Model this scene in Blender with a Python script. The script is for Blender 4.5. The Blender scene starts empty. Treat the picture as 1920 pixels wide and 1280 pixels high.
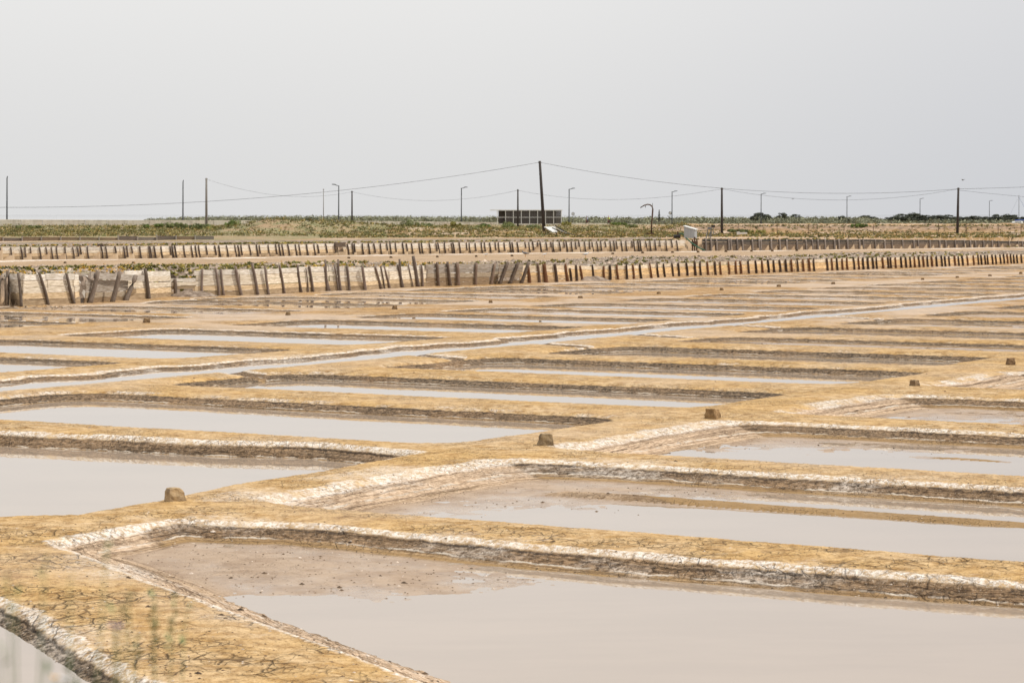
import bpy, math, random
import numpy as np
from math import radians as R, sin, cos, pi
from mathutils import Vector, Matrix
random.seed(7); rng = np.random.default_rng(7)
sc = bpy.context.scene
C = sc.collection
# ------------------------------------------------------------------ camera
F, HZ, EYE = 4650.0, 402.0, 3.5        # focal length in photo pixels, horizon row, eye height
cam = bpy.data.cameras.new('camera'); co = bpy.data.objects.new('camera', cam); C.objects.link(co)
co.location = (0, 0, EYE); co.rotation_euler = (R(90), 0, 0)
cam.sensor_width = 36; cam.lens = 36 * F / 1920
cam.shift_y = (HZ - 640) / 1920
cam.clip_start = .1; cam.clip_end = 60000
cam.dof.use_dof = True; cam.dof.focus_distance = 48; cam.dof.aperture_fstop = 8.0
sc.camera = co
# ------------------------------------------------------------------ node helper
class N:
    def __init__(s, nt): s.nt = nt; s.n = nt.nodes; s.l = nt.links
    def lk(s, a, b): s.l.new(a, b)
    def node(s, t, ins=None, **kw):
        n = s.n.new(t)
        for k, v in kw.items(): setattr(n, k, v)
        for k, v in (ins or {}).items():
            i = n.inputs[k]
            if isinstance(v, bpy.types.NodeSocket): s.lk(v, i)
            else:
                if i.type == 'RGBA' and len(v) == 3: v = (*v, 1)
                i.default_value = v
        return n
    def m(s, op, a, b=0.0, c=None, clamp=False):
        n = s.node('ShaderNodeMath', {0: a, 1: b}, operation=op, use_clamp=clamp)
        if c is not None:
            if isinstance(c, bpy.types.NodeSocket): s.lk(c, n.inputs[2])
            else: n.inputs[2].default_value = c
        return n.outputs[0]
    def mix(s, f, a, b, mode='MIX'):
        n = s.node('ShaderNodeMix', data_type='RGBA', blend_type=mode, clamp_factor=True)
        for i, v in ((0, f), (6, a), (7, b)):
            if isinstance(v, bpy.types.NodeSocket): s.lk(v, n.inputs[i])
            elif i == 0: n.inputs[i].default_value = v
            else: n.inputs[i].default_value = (*v, 1) if len(v) == 3 else v
        return n.outputs[2]
    def ss(s, x, a, b, lo=0.0, hi=1.0):      # smoothstep map
        n = s.node('ShaderNodeMapRange', {0: x, 1: a, 2: b, 3: lo, 4: hi}, interpolation_type='SMOOTHSTEP')
        return n.outputs[0]
    def noise(s, vec, scale, detail=3, rough=.55, dist=0.0):
        return s.node('ShaderNodeTexNoise', {'Vector': vec, 'Scale': scale, 'Detail': detail, 'Roughness': rough, 'Distortion': dist}).outputs[0]
    def vscale(s, vec, v):
        return s.node('ShaderNodeVectorMath', {0: vec, 1: v}, operation='MULTIPLY').outputs[0]
# ------------------------------------------------------------------ world and sun
SUN_EL, SUN_AZ = R(56), R(90)            # azimuth clockwise from +Y (view direction)
w = bpy.data.worlds.new('World'); sc.world = w; w.use_nodes = True
g = N(w.node_tree); g.n.clear()
sky = g.node('ShaderNodeTexSky', sky_type='NISHITA', sun_disc=False)
sky.sun_elevation = SUN_EL; sky.sun_rotation = SUN_AZ; sky.dust_density = 6; sky.air_density = 1.5
tc = g.node('ShaderNodeTexCoord').outputs['Generated']
sep = g.node('ShaderNodeSeparateXYZ', {0: tc})
az = g.ss(sep.outputs[0], -.05, .27)
el = g.ss(sep.outputs[2], -.01, .14)
lowc = g.mix(az, (.735, .735, .735), (.625, .638, .670))
highc = g.mix(az, (.870, .864, .855), (.750, .750, .764))
veil = g.mix(el, lowc, highc)
up = g.ss(sep.outputs[2], .12, .8)
veil = g.mix(up, veil, (.96, .95, .94))
skys = g.vscale(sky.outputs[0], (.08, .08, .08))
col = g.mix(.94, skys, veil)
bg = g.node('ShaderNodeBackground', {'Color': col, 'Strength': 1.0})
out = g.node('ShaderNodeOutputWorld', {0: bg.outputs[0]})
sl = bpy.data.lights.new('sun', 'SUN'); sl.energy = 3.3; sl.angle = R(1.2); sl.color = (1, .95, .87)
so = bpy.data.objects.new('sun', sl); C.objects.link(so)
sd = Vector((sin(SUN_AZ) * cos(SUN_EL), cos(SUN_AZ) * cos(SUN_EL), sin(SUN_EL)))
so.rotation_euler = sd.to_track_quat('Z', 'Y').to_euler(); so.location = (0, 0, 50)
vs = sc.view_settings; vs.view_transform = 'Standard'; vs.look = 'None'; vs.exposure = .04; vs.gamma = 1
# ------------------------------------------------------------------ helpers
E2 = np.array([.5183, .8552]); A1 = np.array([.8552, -.5183])
def W(px, py, z=0.0):                    # point on the level z seen at a photo pixel
    Y = F * (EYE - z) / (py - HZ); return Vector(((px - 960) / F * Y, Y, z))
def at(px, Y): return (px - 960) / F * Y
def zat(py, Y): return EYE - (py - HZ) * Y / F
def ST(s, t): p = s * E2 + t * A1; return float(p[0]), float(p[1])
def tag(o, label=None, cat=None, group=None, kind=None):
    if label: o['label'] = label
    if cat: o['category'] = cat
    if group: o['group'] = group
    if kind: o['kind'] = kind
    return o
def empty(name, loc, label=None, cat=None, group=None, rz=0):
    o = bpy.data.objects.new(name, None); C.objects.link(o); o.location = loc; o.rotation_euler.z = rz
    o.empty_display_size = .2
    return tag(o, label, cat, group)
class MB:
    def __init__(s): s.v = []; s.f = []; s.c = []
    def add(s, vs, fs, col=None):
        o = len(s.v); s.v += [tuple(v) for v in vs]; s.f += [[i + o for i in f] for f in fs]
        s.c += [col or (1, 1, 1)] * len(vs)
    def hexa(s, p, col=None):            # 8 points: bottom 4 ccw, top 4 ccw
        s.add(p, [[3, 2, 1, 0], [4, 5, 6, 7], [0, 1, 5, 4], [1, 2, 6, 5], [2, 3, 7, 6], [3, 0, 4, 7]], col)
    def box(s, c, d, rz=0, col=None, rx=0, ry=0):
        m = Matrix.Translation(c) @ Matrix.Rotation(rz, 4, 'Z') @ Matrix.Rotation(ry, 4, 'Y') @ Matrix.Rotation(rx, 4, 'X')
        x, y, z = d[0] / 2, d[1] / 2, d[2] / 2
        s.hexa([m @ Vector(q) for q in ((-x, -y, -z), (x, -y, -z), (x, y, -z), (-x, y, -z), (-x, -y, z), (x, -y, z), (x, y, z), (-x, y, z))], col)
    def tube(s, pts, rad, n=8, col=None, caps=True):
        pts = [Vector(p) for p in pts]; k = len(pts)
        if not hasattr(rad, '__len__'): rad = [rad] * k
        vs = []; up = Vector((0, 0, 1))
        for i, p in enumerate(pts):
            d = (pts[min(i + 1, k - 1)] - pts[max(i - 1, 0)]).normalized()
            a = d.cross(Vector((0, 1, 0)) if abs(d.z) > .9 else up).normalized(); b = d.cross(a).normalized()
            for j in range(n):
                q = 2 * pi * j / n; vs.append(p + (a * cos(q) + b * sin(q)) * rad[i])
        fs = [[i * n + j, i * n + (j + 1) % n, (i + 1) * n + (j + 1) % n, (i + 1) * n + j] for i in range(k - 1) for j in range(n)]
        if caps: fs += [list(range(n))[::-1], [(k - 1) * n + j for j in range(n)]]
        s.add(vs, fs, col)
    def build(s, name, mt, parent=None, loc=None, smooth=False, origin=True):
        me = bpy.data.meshes.new(name)
        o = bpy.data.objects.new(name, me); C.objects.link(o)
        v = s.v
        off = Vector((0, 0, 0))
        if parent is not None:
            pm = Matrix.Translation(parent.location) @ Matrix.Rotation(parent.rotation_euler.z, 4, 'Z') if parent.parent is None else Matrix.Translation(parent.parent.location)
            if s.world if hasattr(s, 'world') else False:
                inv = pm.inverted(); v = [tuple(inv @ Vector(q)) for q in v]
            o.parent = parent
        me.from_pydata(v, [], s.f); me.materials.append(mt)
        ca = me.color_attributes.new('tone', 'FLOAT_COLOR', 'POINT')
        ca.data.foreach_set('color', np.array([(*c, 1) for c in s.c], dtype=np.float32).ravel())
        if smooth: me.polygons.foreach_set('use_smooth', [True] * len(me.polygons))
        if loc is not None: o.location = loc
        me.update(); return o
def WMB(): m = MB(); m.world = True; return m      # vertices given in world space, converted to the parent's space
def mat(name, c1, c2=None, rough=.8, scale=4.0, stretch=(1, 1, 1), tone=False, bump=0.0, metal=0.0, det=4, spec=.3, thr=(.3, .7), trans=0.0):
    m = bpy.data.materials.new(name); m.use_nodes = True; q = N(m.node_tree); b = q.n['Principled BSDF']
    pos = q.node('ShaderNodeTexCoord').outputs['Object'] if trans == 0 else q.node('ShaderNodeNewGeometry').outputs['Position']
    v = q.vscale(pos, stretch)
    nz = q.noise(v, scale, det, .65)
    f = q.ss(nz, thr[0], thr[1])
    col = q.mix(f, c1, c2 or tuple(x * .75 for x in c1))
    if tone:
        at_ = q.node('ShaderNodeAttribute', attribute_name='tone').outputs['Color']
        col = q.mix(1.0, col, at_, 'MULTIPLY')
    q.lk(col, b.inputs['Base Color']); b.inputs['Roughness'].default_value = rough; b.inputs['Metallic'].default_value = metal
    b.inputs['Specular IOR Level'].default_value = spec
    if bump:
        bp = q.node('ShaderNodeBump', {'Height': nz, 'Strength': .8, 'Distance': bump}); q.lk(bp.outputs[0], b.inputs['Normal'])
    return m
# ------------------------------------------------------------------ noise in numpy
def hsh(ix, iy, seed):
    n = (ix * 374761393 + iy * 668265263 + seed * 1442695041) & 0xFFFFFFFF
    n = ((n ^ (n >> 13)) * 1274126177) & 0xFFFFFFFF
    return ((n ^ (n >> 16)) & 0xFFFF) / 65535.0
def vnoise(x, y, seed=0):
    ix = np.floor(x).astype(np.int64); iy = np.floor(y).astype(np.int64); fx = x - ix; fy = y - iy
    fx = fx * fx * (3 - 2 * fx); fy = fy * fy * (3 - 2 * fy)
    a = hsh(ix, iy, seed); b = hsh(ix + 1, iy, seed); c = hsh(ix, iy + 1, seed); d = hsh(ix + 1, iy + 1, seed)
    return (a * (1 - fx) + b * fx) * (1 - fy) + (c * (1 - fx) + d * fx) * fy
def fbm(x, y, sc_, oc=3, seed=0):
    r = 0; amp = 1; tot = 0
    for i in range(oc):
        r = r + amp * (vnoise(x * sc_ + 17.3 * i, y * sc_ - 9.1 * i, seed + i) - .5); tot += amp; amp *= .5; sc_ *= 2.03
    return r / tot * 2
def sst(x, a, b):
    u = np.clip((x - a) / (b - a), 0, 1); return u * u * (3 - 2 * u)
def smin(a, b, k):
    h = np.clip(.5 + .5 * (b - a) / k, 0, 1); return b * (1 - h) + a * h - k * h * (1 - h)
# ------------------------------------------------------------------ walls in plan (world points from the photo)
base1 = [(-700, 640), (-300, 590), (0, 570), (42, 574), (90, 572), (140, 570), (202, 567), (243, 562), (277, 561), (314, 557), (378, 556), (450, 554.5), (503, 553),
         (564, 549), (618, 546.5), (684, 545), (730, 541), (783, 538.5), (844, 536.5), (919, 534), (992, 531), (1043, 529.5), (1113, 526), (1175, 524.5), (1221, 522),
         (1261, 519), (1303, 517.5), (1403, 514), (1462, 511), (1517, 509.5), (1559, 508), (1618, 506), (1690, 503), (1765, 500.5), (1813, 498.5), (1888, 495), (2000, 491), (2250, 484)]
top1 = [(-700, 540), (0, 513), (150, 514), (240, 507), (366, 507), (480, 504), (560, 500.5), (640, 500.5), (700, 502), (760, 498), (860, 496), (985, 497), (1064, 496), (1070, 500), (1150, 499),
        (1200, 496), (1300, 492.5), (1420, 489), (1500, 487), (1600, 484), (1700, 482.5), (1800, 480), (1920, 477), (2250, 470)]
def lerp_pts(P, x):
    return float(np.interp(x, [p[0] for p in P], [p[1] for p in P]))
def b1(px): return W(px, lerp_pts(base1, px))
def h1(px): p = b1(px); return EYE - (lerp_pts(top1, px) - HZ) * p.y / F
base2 = [(-700, 505), (0, 487), (300, 484), (640, 478), (1000, 473.2), (1295, 470.6), (1320, 470.5), (1600, 467), (1760, 465), (1920, 463), (2300, 459)]
top2 = [(-700, 470), (0, 464), (180, 463), (640, 457.5), (1000, 454), (1290, 451), (1320, 448), (1600, 449), (1760, 450), (1920, 452), (2300, 452)]
def b2(px): return W(px, lerp_pts(base2, px))
def h2(px): p = b2(px); return EYE - (lerp_pts(top2, px) - HZ) * p.y / F
def st_curve(fn, xs):
    P = np.array([[*fn(x).xy] for x in xs]); s = P @ E2; t = P @ A1; o = np.argsort(s); return s[o], t[o]
w1s, w1t = st_curve(b1, np.arange(-700, 2250, 6)); w2s, w2t = st_curve(b2, np.arange(-700, 2300, 60))
w1h = (np.array([b1(x).xy[:] for x in np.arange(-700, 2250, 6)]) @ E2, np.array([h1(x) for x in np.arange(-700, 2250, 6)]))
w2h = (np.array([b2(x).xy[:] for x in np.arange(-700, 2300, 60)]) @ E2, np.array([h2(x) for x in np.arange(-700, 2300, 60)]))
tw1 = lambda s: np.interp(s, w1s, w1t)
tw2 = lambda s: np.interp(s, w2s, w2t)
# ------------------------------------------------------------------ the basins: (s0, s1, t0, t1, water level, floor, tilt across, tilt along, salt, dark)
WL = -.215; R0S = .84
B = []
def pan(s0, s1, t0, t1, floor=-.26, tt=0, ts=0, salt=.6, dark=.4, dep=1.0): B.append((s0, s1, t0, t1, floor, tt, ts, salt, dark, dep))
T0 = -18.45
pan(24.2, 30.5, T0, 40, -.200, -.0050, .004, .9, .35, .9)
pan(32.1, 38.1, T0 - .25, 40, -.210, -.0030, .005, .75, .35, .9)
pan(39.9, 45.2, T0 - .3, 40, -.205, -.0016, .004, .6, .3, .9)
pan(47.8, 53.3, T0 - .7, 40, -.205, -.0016, .003, .6, .3, .9)
pan(55.7, 61.0, T0 - 1.2, 40, -.21, -.001, .002, .5, .3)
for k in range(7): pan(63.6 + 7.6 * k, 68.8 + 7.6 * k, T0 - 1.2, 40, -.215, 0, 0, .5, .4)
cl = [(31.8, 37.9, -34, .5, .5), (40.1, 44.9, -33.0, .35, .85), (47.2, 52.6, -32.4, .3, .8), (54.0, 58.9, -32.2, .3, .9), (60.9, 64.6, -32.0, .3, .7), (66.7, 71.4, -32.9, .3, .7),
      (73.4, 79.0, -32.6, .4, .8), (80.8, 86.3, -32.8, .4, .8)]
for k in range(9): cl.append((88.2 + 7.4 * k, 93.4 + 7.4 * k, -33.2, .4, .8))
for i, (s0, s1, t0, sa, dk) in enumerate(cl):
    fl = -.25 if i < 4 else -.222 + .012 * ((i * 37) % 5 - 2) / 2
    pan(s0, s1, max(t0, -33.2), -20.5 - (.9 if i >= 3 else .2 * (i > 1)), fl, 0, .003 if i < 4 else .002, sa, dk, (.78, .75, .8, .8)[i] if i < 4 else .62)
ll = [(34.0, 39.4), (41.0, 45.9), (47.2, 52.6), (54.7, 60.0), (62.6, 67.9), (69.4, 74.0), (75.3, 79.6), (81.2, 86.0)]
for k in range(12): ll.append((87.9 + 6.4 * k, 92.6 + 6.4 * k))
for i, (s0, s1) in enumerate(ll):
    pan(s0, s1, -48.9, -38.2, -.25 if i < 6 else -.222, 0, 0.002, .4 + .3 * ((i * 7) % 3 == 0), .8, .5 if i < 5 else .40)
for k in range(21):
    o = .8 * sin(k * 2.1)
    pan(50 + 6.3 * k + o, 54.9 + 6.3 * k + o * .6, -80, -53.2, -.212 - .013 * ((k * 5) % 3), 0, 0, .8, .75, .38)
PR0 = [W(96, 1014).xy, W(330, 974).xy, W(560, 982).xy, W(800, 1003).xy, W(1180, 1038).xy, W(1560, 1067).xy, W(1920, 1092).xy, W(3200, 1190).xy, Vector((30, 6)), Vector((1.9, 13.8)), W(820, 1280).xy]
PC0 = [W(782, 847).xy, W(600, 830).xy, W(400, 826).xy, W(200, 816).xy, W(0, 808).xy, Vector((-9.6, 38.6)), Vector((-16, 38.0)), Vector((-17, 33.5)), W(-350, 985).xy, W(0, 966).xy, W(140, 962).xy, W(290, 937).xy, W(440, 905).xy, W(590, 883).xy]
PPO = [W(-20, 1123).xy, W(0, 1130).xy, W(60, 1160).xy, W(120, 1196).xy, W(190, 1240).xy, W(270, 1283).xy, Vector((.6, 11.6)), Vector((-9, 11.6)), Vector((-18, 20)), Vector((-17, 27.4)), Vector((-9.0, 25.6))]
def poly_d(X, Y, P):                     # signed distance, positive inside
    d = np.full(X.shape, 1e9); ins = np.zeros(X.shape, bool); n = len(P)
    for i in range(n):
        ax, ay = P[i]; bx, by = P[(i + 1) % n]; ex, ey = bx - ax, by - ay
        u = np.clip(((X - ax) * ex + (Y - ay) * ey) / (ex * ex + ey * ey), 0, 1)
        d = np.minimum(d, np.hypot(X - ax - u * ex, Y - ay - u * ey))
        c = ((ay > Y) != (by > Y)) & (X < (bx - ax) * (Y - ay) / (by - ay + 1e-12) + ax); ins ^= c
    return np.where(ins, d, -d)
tch = lambda s: np.interp(s, [10, 37, 48, 67, 78, 102, 170], [-35.3, -35.4, -35.3, -35.9, -36.1, -36.5, -37.4])
def terrain(X, Y):
    """height and shader attributes at world points"""
    s = X * E2[0] + Y * E2[1]; t = X * A1[0] + Y * A1[1]
    n1 = fbm(X, Y, .35, 3, 3); n2 = fbm(X, Y, 1.6, 3, 11); n3 = fbm(X, Y, 7.0, 3, 23); n4 = fbm(X, Y, .12, 2, 31)
    dist = np.hypot(X, Y)
    wob = .14 * n1 + .03 * n2
    sw = s + .11 * n1 + .025 * n2; tw = t + .16 * n1 + .03 * n2
    D = np.full(X.shape, -3.0); fl = np.full(X.shape, -.25); sa = np.full(X.shape, .5); dk = np.full(X.shape, .5); wl = np.full(X.shape, WL)
    W1 = tw1(s)
    for (s0, s1, t0, t1, f, tt, ts, salt, dark, dep) in B:
        mk = (s > s0 - 2.5) & (s < s1 + 2.5) & (t > t0 - 2.5) & (t < t1 + 2.5)
        if not mk.any(): continue
        a, b = sw[mk], tw[mk]
        left = b - t0
        if t0 < -60: left = b - (W1[mk] + 1.6)
        beach = t1 > 0
        lf = (left * .52 if beach else left)
        dside = sst(np.minimum(a - s0, s1 - a) - left * .6, -.1, .3) if beach else 0
        d = smin(smin(a - s0, s1 - a, .3), smin(lf, t1 - b, .3), .7 if beach else 1.1)
        dark = dark * (1 - dside) + -.0 * dside if beach else dark  # sun-facing left bank loses its dark tone: sunlight put into the colour
        dark = np.broadcast_to(dark, d.shape)
        ff = (f + tt * np.clip(t[mk] - t0, 0, 14) - ts * (s1 - s[mk]) + ts * 2) * dep
        bt = d > D[mk]
        D[mk] = np.where(bt, d, D[mk]); fl[mk] = np.where(bt, ff, fl[mk]); sfac = sst(np.minimum(a - s0, t1 - b) - np.minimum(s1 - a, left), -.4, .2); sa[mk] = np.where(bt, salt * sfac, sa[mk]); dk[mk] = np.where(bt, dark, dk[mk]); wl[mk] = np.where(bt, WL * dep, wl[mk])
    near = dist < 48
    ea = np.array(W(96, 1014).xy); eb = np.array(W(820, 1280).xy); ee = (eb - ea) / np.linalg.norm(eb - ea)
    ld_ = np.abs((X - ea[0]) * ee[1] - (Y - ea[1]) * ee[0])
    lside = 1 - sst(ld_, 1.1, 1.7)
    for P, f, salt, dark, kx in ((PR0, None, .9, .3, 1), (PC0, -.27, .75, .35, 1), (PPO, -.19, .84, .95, 1.5)):
        d = np.full(X.shape, -3.0); d[near] = poly_d(X[near], Y[near], P) + (.5 * wob[near] if kx == 1 else .3 * wob[near] + .05 * n3[near])
        if f is None:
            e = np.hypot((X + 2.6) / 2.6, (Y - 26.2) / 2.2)
            ff = -.232 * R0S + .034 * np.exp(-e * e) + .010 * np.exp(-((X + 1.2) / 2.6) ** 2 - ((Y - 24.6) / .8) ** 2)
        else: ff = f
        d = np.where(d > 0, d * kx, d)
        if f is None:
            d = np.where((d > 0) & (d < 3), d * (1 - .22 * lside), d); dark = .3 * (1 - lside); salt = .9 + .40 * lside
        if P is PC0: salt = .8 * sst(s - .35 * (t + 20.3), 28.3, 29.6)
        bt = d > D; D = np.where(bt, d, D); fl = np.where(bt, ff, fl); sa = np.where(bt, salt, sa); dk = np.where(bt, dark, dk); wl = np.where(bt, WL * R0S if P is PR0 else (WL if P is PC0 else -.12), wl)
    # feed channel and its small broken inlets
    ch = (1.14 + .30 * n1 + .12 * n2) - np.abs(tw + .25 * n1 + .05 * n2 - tch(s))
    for i, (s0, s1, t0, sx, dx) in enumerate(cl[1:7]):
        sc0 = s1 - 1.0; px, py = s - sc0, t + 33.6
        ch = np.maximum(ch, .38 + .15 * n2 - np.hypot(np.maximum(np.abs(py) - .9, 0), px + .5 * py))
    bt = ch > D
    D = np.where(bt, ch, D); fl = np.where(bt, -.125, fl); sa = np.where(bt, .88, sa); dk = np.where(bt, .3, dk); wl = np.where(bt, -.088, wl)
    D = np.where(t < W1 + .35, -3, D)
    u = np.clip((D + .10) / .58, 0, 1)
    prof = 1 - (1 - u) ** 1.35
    prof = prof - .05 * np.exp(-((u - .62) / .09) ** 2) + .05 * np.exp(-((u - .28) / .05) ** 2)
    def bar(sc0, t0b, t1b, wd0, hgt):
        ed = np.minimum(np.minimum(t - t0b, t1b - t) * .12, wd0 - np.abs(sw - sc0))
        return sst(ed, -.05, .22) * hgt
    mb = bar(28.3, -16.8, 30, .34, .05) + bar(35.55, -14.6, -12.4, .22, .03) + bar(35.9, -10.6, 20, .40, .04) + bar(35.3, -16, -15, .15, .0) + bar(43.4, -14, 10, .3, .03) + bar(51.6, -15.5, 5, .3, .03)
    mb = np.where((D > .75) & (s > 26), mb, 0)
    u = np.where(mb > .012, 1, u); Dm = mb > .012
    flo = fl + mb + .010 * n1 + .009 * n2 + .006 * n3
    crest = .022 * sst(-D, 0, .8) + .018 * n2 * sst(-D, -.1, .5) + .012 * n3 * np.clip(1 - dist / 90, 0, 1)
    bumpy = .016 * n3 * np.exp(-((u - .5) / .3) ** 2)
    z = crest * (1 - u) + flo * prof + bumpy
    # far side of the retaining wall
    dd = W1 - t
    hw = np.interp(s, w1h[0], w1h[1])
    dy = (hw - .12) * sst(dd, .45, 1.0) + (.10 + .10 * n4 + .05 * n1) * sst(dd, 1, 4)
    gap = np.exp(-((X + 14.7) / 1.1) ** 2)                       # the low gap in the near wall
    dy = dy * (1 - gap * .55 * (1 - sst(dd, 1.5, 5)))
    wd = 12 + 1.0 * n4
    dy = dy * (1 - sst(dd, wd, wd + 2.2)) + .02 * n2
    z = np.where(dd > .2, dy + 0.0, z)
    D = np.where(Dm, .40, D)
    W2 = tw2(s); d2 = W2 - t; hw2 = np.interp(s, w2h[0], w2h[1])
    back = (hw2 - .10) * sst(d2, .6, 1.5) + .03 * n1
    lev = 1.05 + .1 * n4
    back = back + (lev - hw2 + .10) * sst(d2, 2, 9)
    back = back + .45 * sst(d2, 8, 30) * 0
    # soil mound in the middle, rubble bank on the right, road bank
    r = X / np.maximum(Y, 1)
    mtop = np.interp(r, [-.23, -.16, -.12, -.100, -.085, -.066, -.05, -.04, -.028, .01, .033, .05], [1.15, 1.2, 1.55, 2.85, 2.7, 2.45, 2.15, 1.85, 1.72, 1.62, 1.5, 1.05])
    sh = np.exp(-np.abs((Y - 300 - 8 * n4) / 15) ** 2.4)
    back = np.maximum(back, 1.0 + (mtop - 1.0 + .22 * n1 + .18 * n4) * sh) if True else back
    rb = sst(r, .055, .07) * sst(Y + 6 * n4, 316, 330) * (1 - sst(Y, 420, 460))
    back = back + (.83 + .12 * n1 + .15 * n2) * rb
    road = np.interp(Y, [380, 400, 500, 555, 620, 700, 900, 1100], [1.5, 1.75, 1.4, 1.28, .9, .1, -.6, -1.0])
    back = np.where(Y > 345, back * (1 - sst(Y, 345, 385)) + np.maximum(road, back * (rb > .02)) * sst(Y, 345, 385), back)
    yend = np.interp(r, [-.16, -.135], [470, 1250])
    back = back - 6 * sst(Y, yend, yend * 1.08)
    z = np.where(d2 > .3, back, z)
    # viewer's embankment below and behind the frame
    z = z + 2.1 * (1 - sst(Y, 4.5, 12.0))
    # zones
    gravel = ((dd > .3) & (dd < wd + 1.5)).astype(float)
    gravel = np.maximum(gravel, ((d2 > .5) & (d2 < 26 + 6 * n4) & (r < .06)).astype(float) * .9)
    grass = sst(np.maximum(d2 - 24 + 20 * n4, 0), 0, 6) * (1 - sst(r, .04, .06)) * (d2 > 0)
    grass = np.where((r > -.05) & (Y < 300), grass * .25, grass)
    grass = np.maximum(grass, sst(Y, 425, 460) * (d2 > 0))
    grass = np.maximum(grass, (1 - sst(Y, 8, 12)) * .9)
    rub = rb * (1 - sst(Y, 345, 350))
    b2z = ((dd > wd + 1.0) & (d2 < .4)).astype(float)
    D = np.where(dd > .2, -3, D)
    # salt line at the foot of the second wall
    D = np.where((b2z > 0) & (d2 > -6) & (d2 < -1.5), -.25 + .4 * n1, D)
    return z, D, sa, dk, gravel, grass, rub, b2z, z - wl
# ------------------------------------------------------------------ the ground sheet
rows = []
y = .5
while y < 12: rows.append(y); y += .35
while y < 290: rows.append(y); y += min(max(.9 * y * y / 16275, .02), .75)
while y < 1500: rows.append(y); y *= 1.006
Yr = np.array(rows)
core = np.linspace(-.235, .235, 1000)
side = np.array([.25, .27, .30, .34, .4, .5, .7, 1.0, 1.6])
U = np.concatenate([-side[::-1], core, side])
GX = U[None, :] * (Yr[:, None] + 1.5); GY = np.repeat(Yr[:, None], len(U), 1)
gx, gy = GX.ravel(), GY.ravel()
gz, gD, gsa, gdk, ggr, ggs, grb, gb2, ghw = terrain(gx, gy)
nr, nc = GX.shape
me = bpy.data.meshes.new('ground')
me.vertices.add(nr * nc); me.vertices.foreach_set('co', np.stack([gx, gy, gz], 1).astype(np.float32).ravel())
idx = np.arange(nr * nc).reshape(nr, nc)
q = np.stack([idx[:-1, :-1], idx[:-1, 1:], idx[1:, 1:], idx[1:, :-1]], -1).reshape(-1, 4)
me.loops.add(q.size); me.loops.foreach_set('vertex_index', q.ravel().astype(np.int32))
me.polygons.add(len(q)); me.polygons.foreach_set('loop_start', (np.arange(len(q)) * 4).astype(np.int32))
me.polygons.foreach_set('use_smooth', np.ones(len(q), bool)); me.update(calc_edges=True)
def fattr(name, a):
    x = me.attributes.new(name, 'FLOAT', 'POINT'); x.data.foreach_set('value', a.astype(np.float32))
fattr('dd', gD); fattr('hw', ghw)
def cattr(name, a, b, c):
    x = me.color_attributes.new(name, 'FLOAT_COLOR', 'POINT')
    x.data.foreach_set('color', np.stack([a, b, c, np.ones_like(a)], 1).astype(np.float32).ravel())
cattr('pk', gsa, gdk, gb2); cattr('zone', ggr, ggs, grb)
ground = bpy.data.objects.new('ground', me); C.objects.link(ground); tag(ground, kind='structure')
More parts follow.
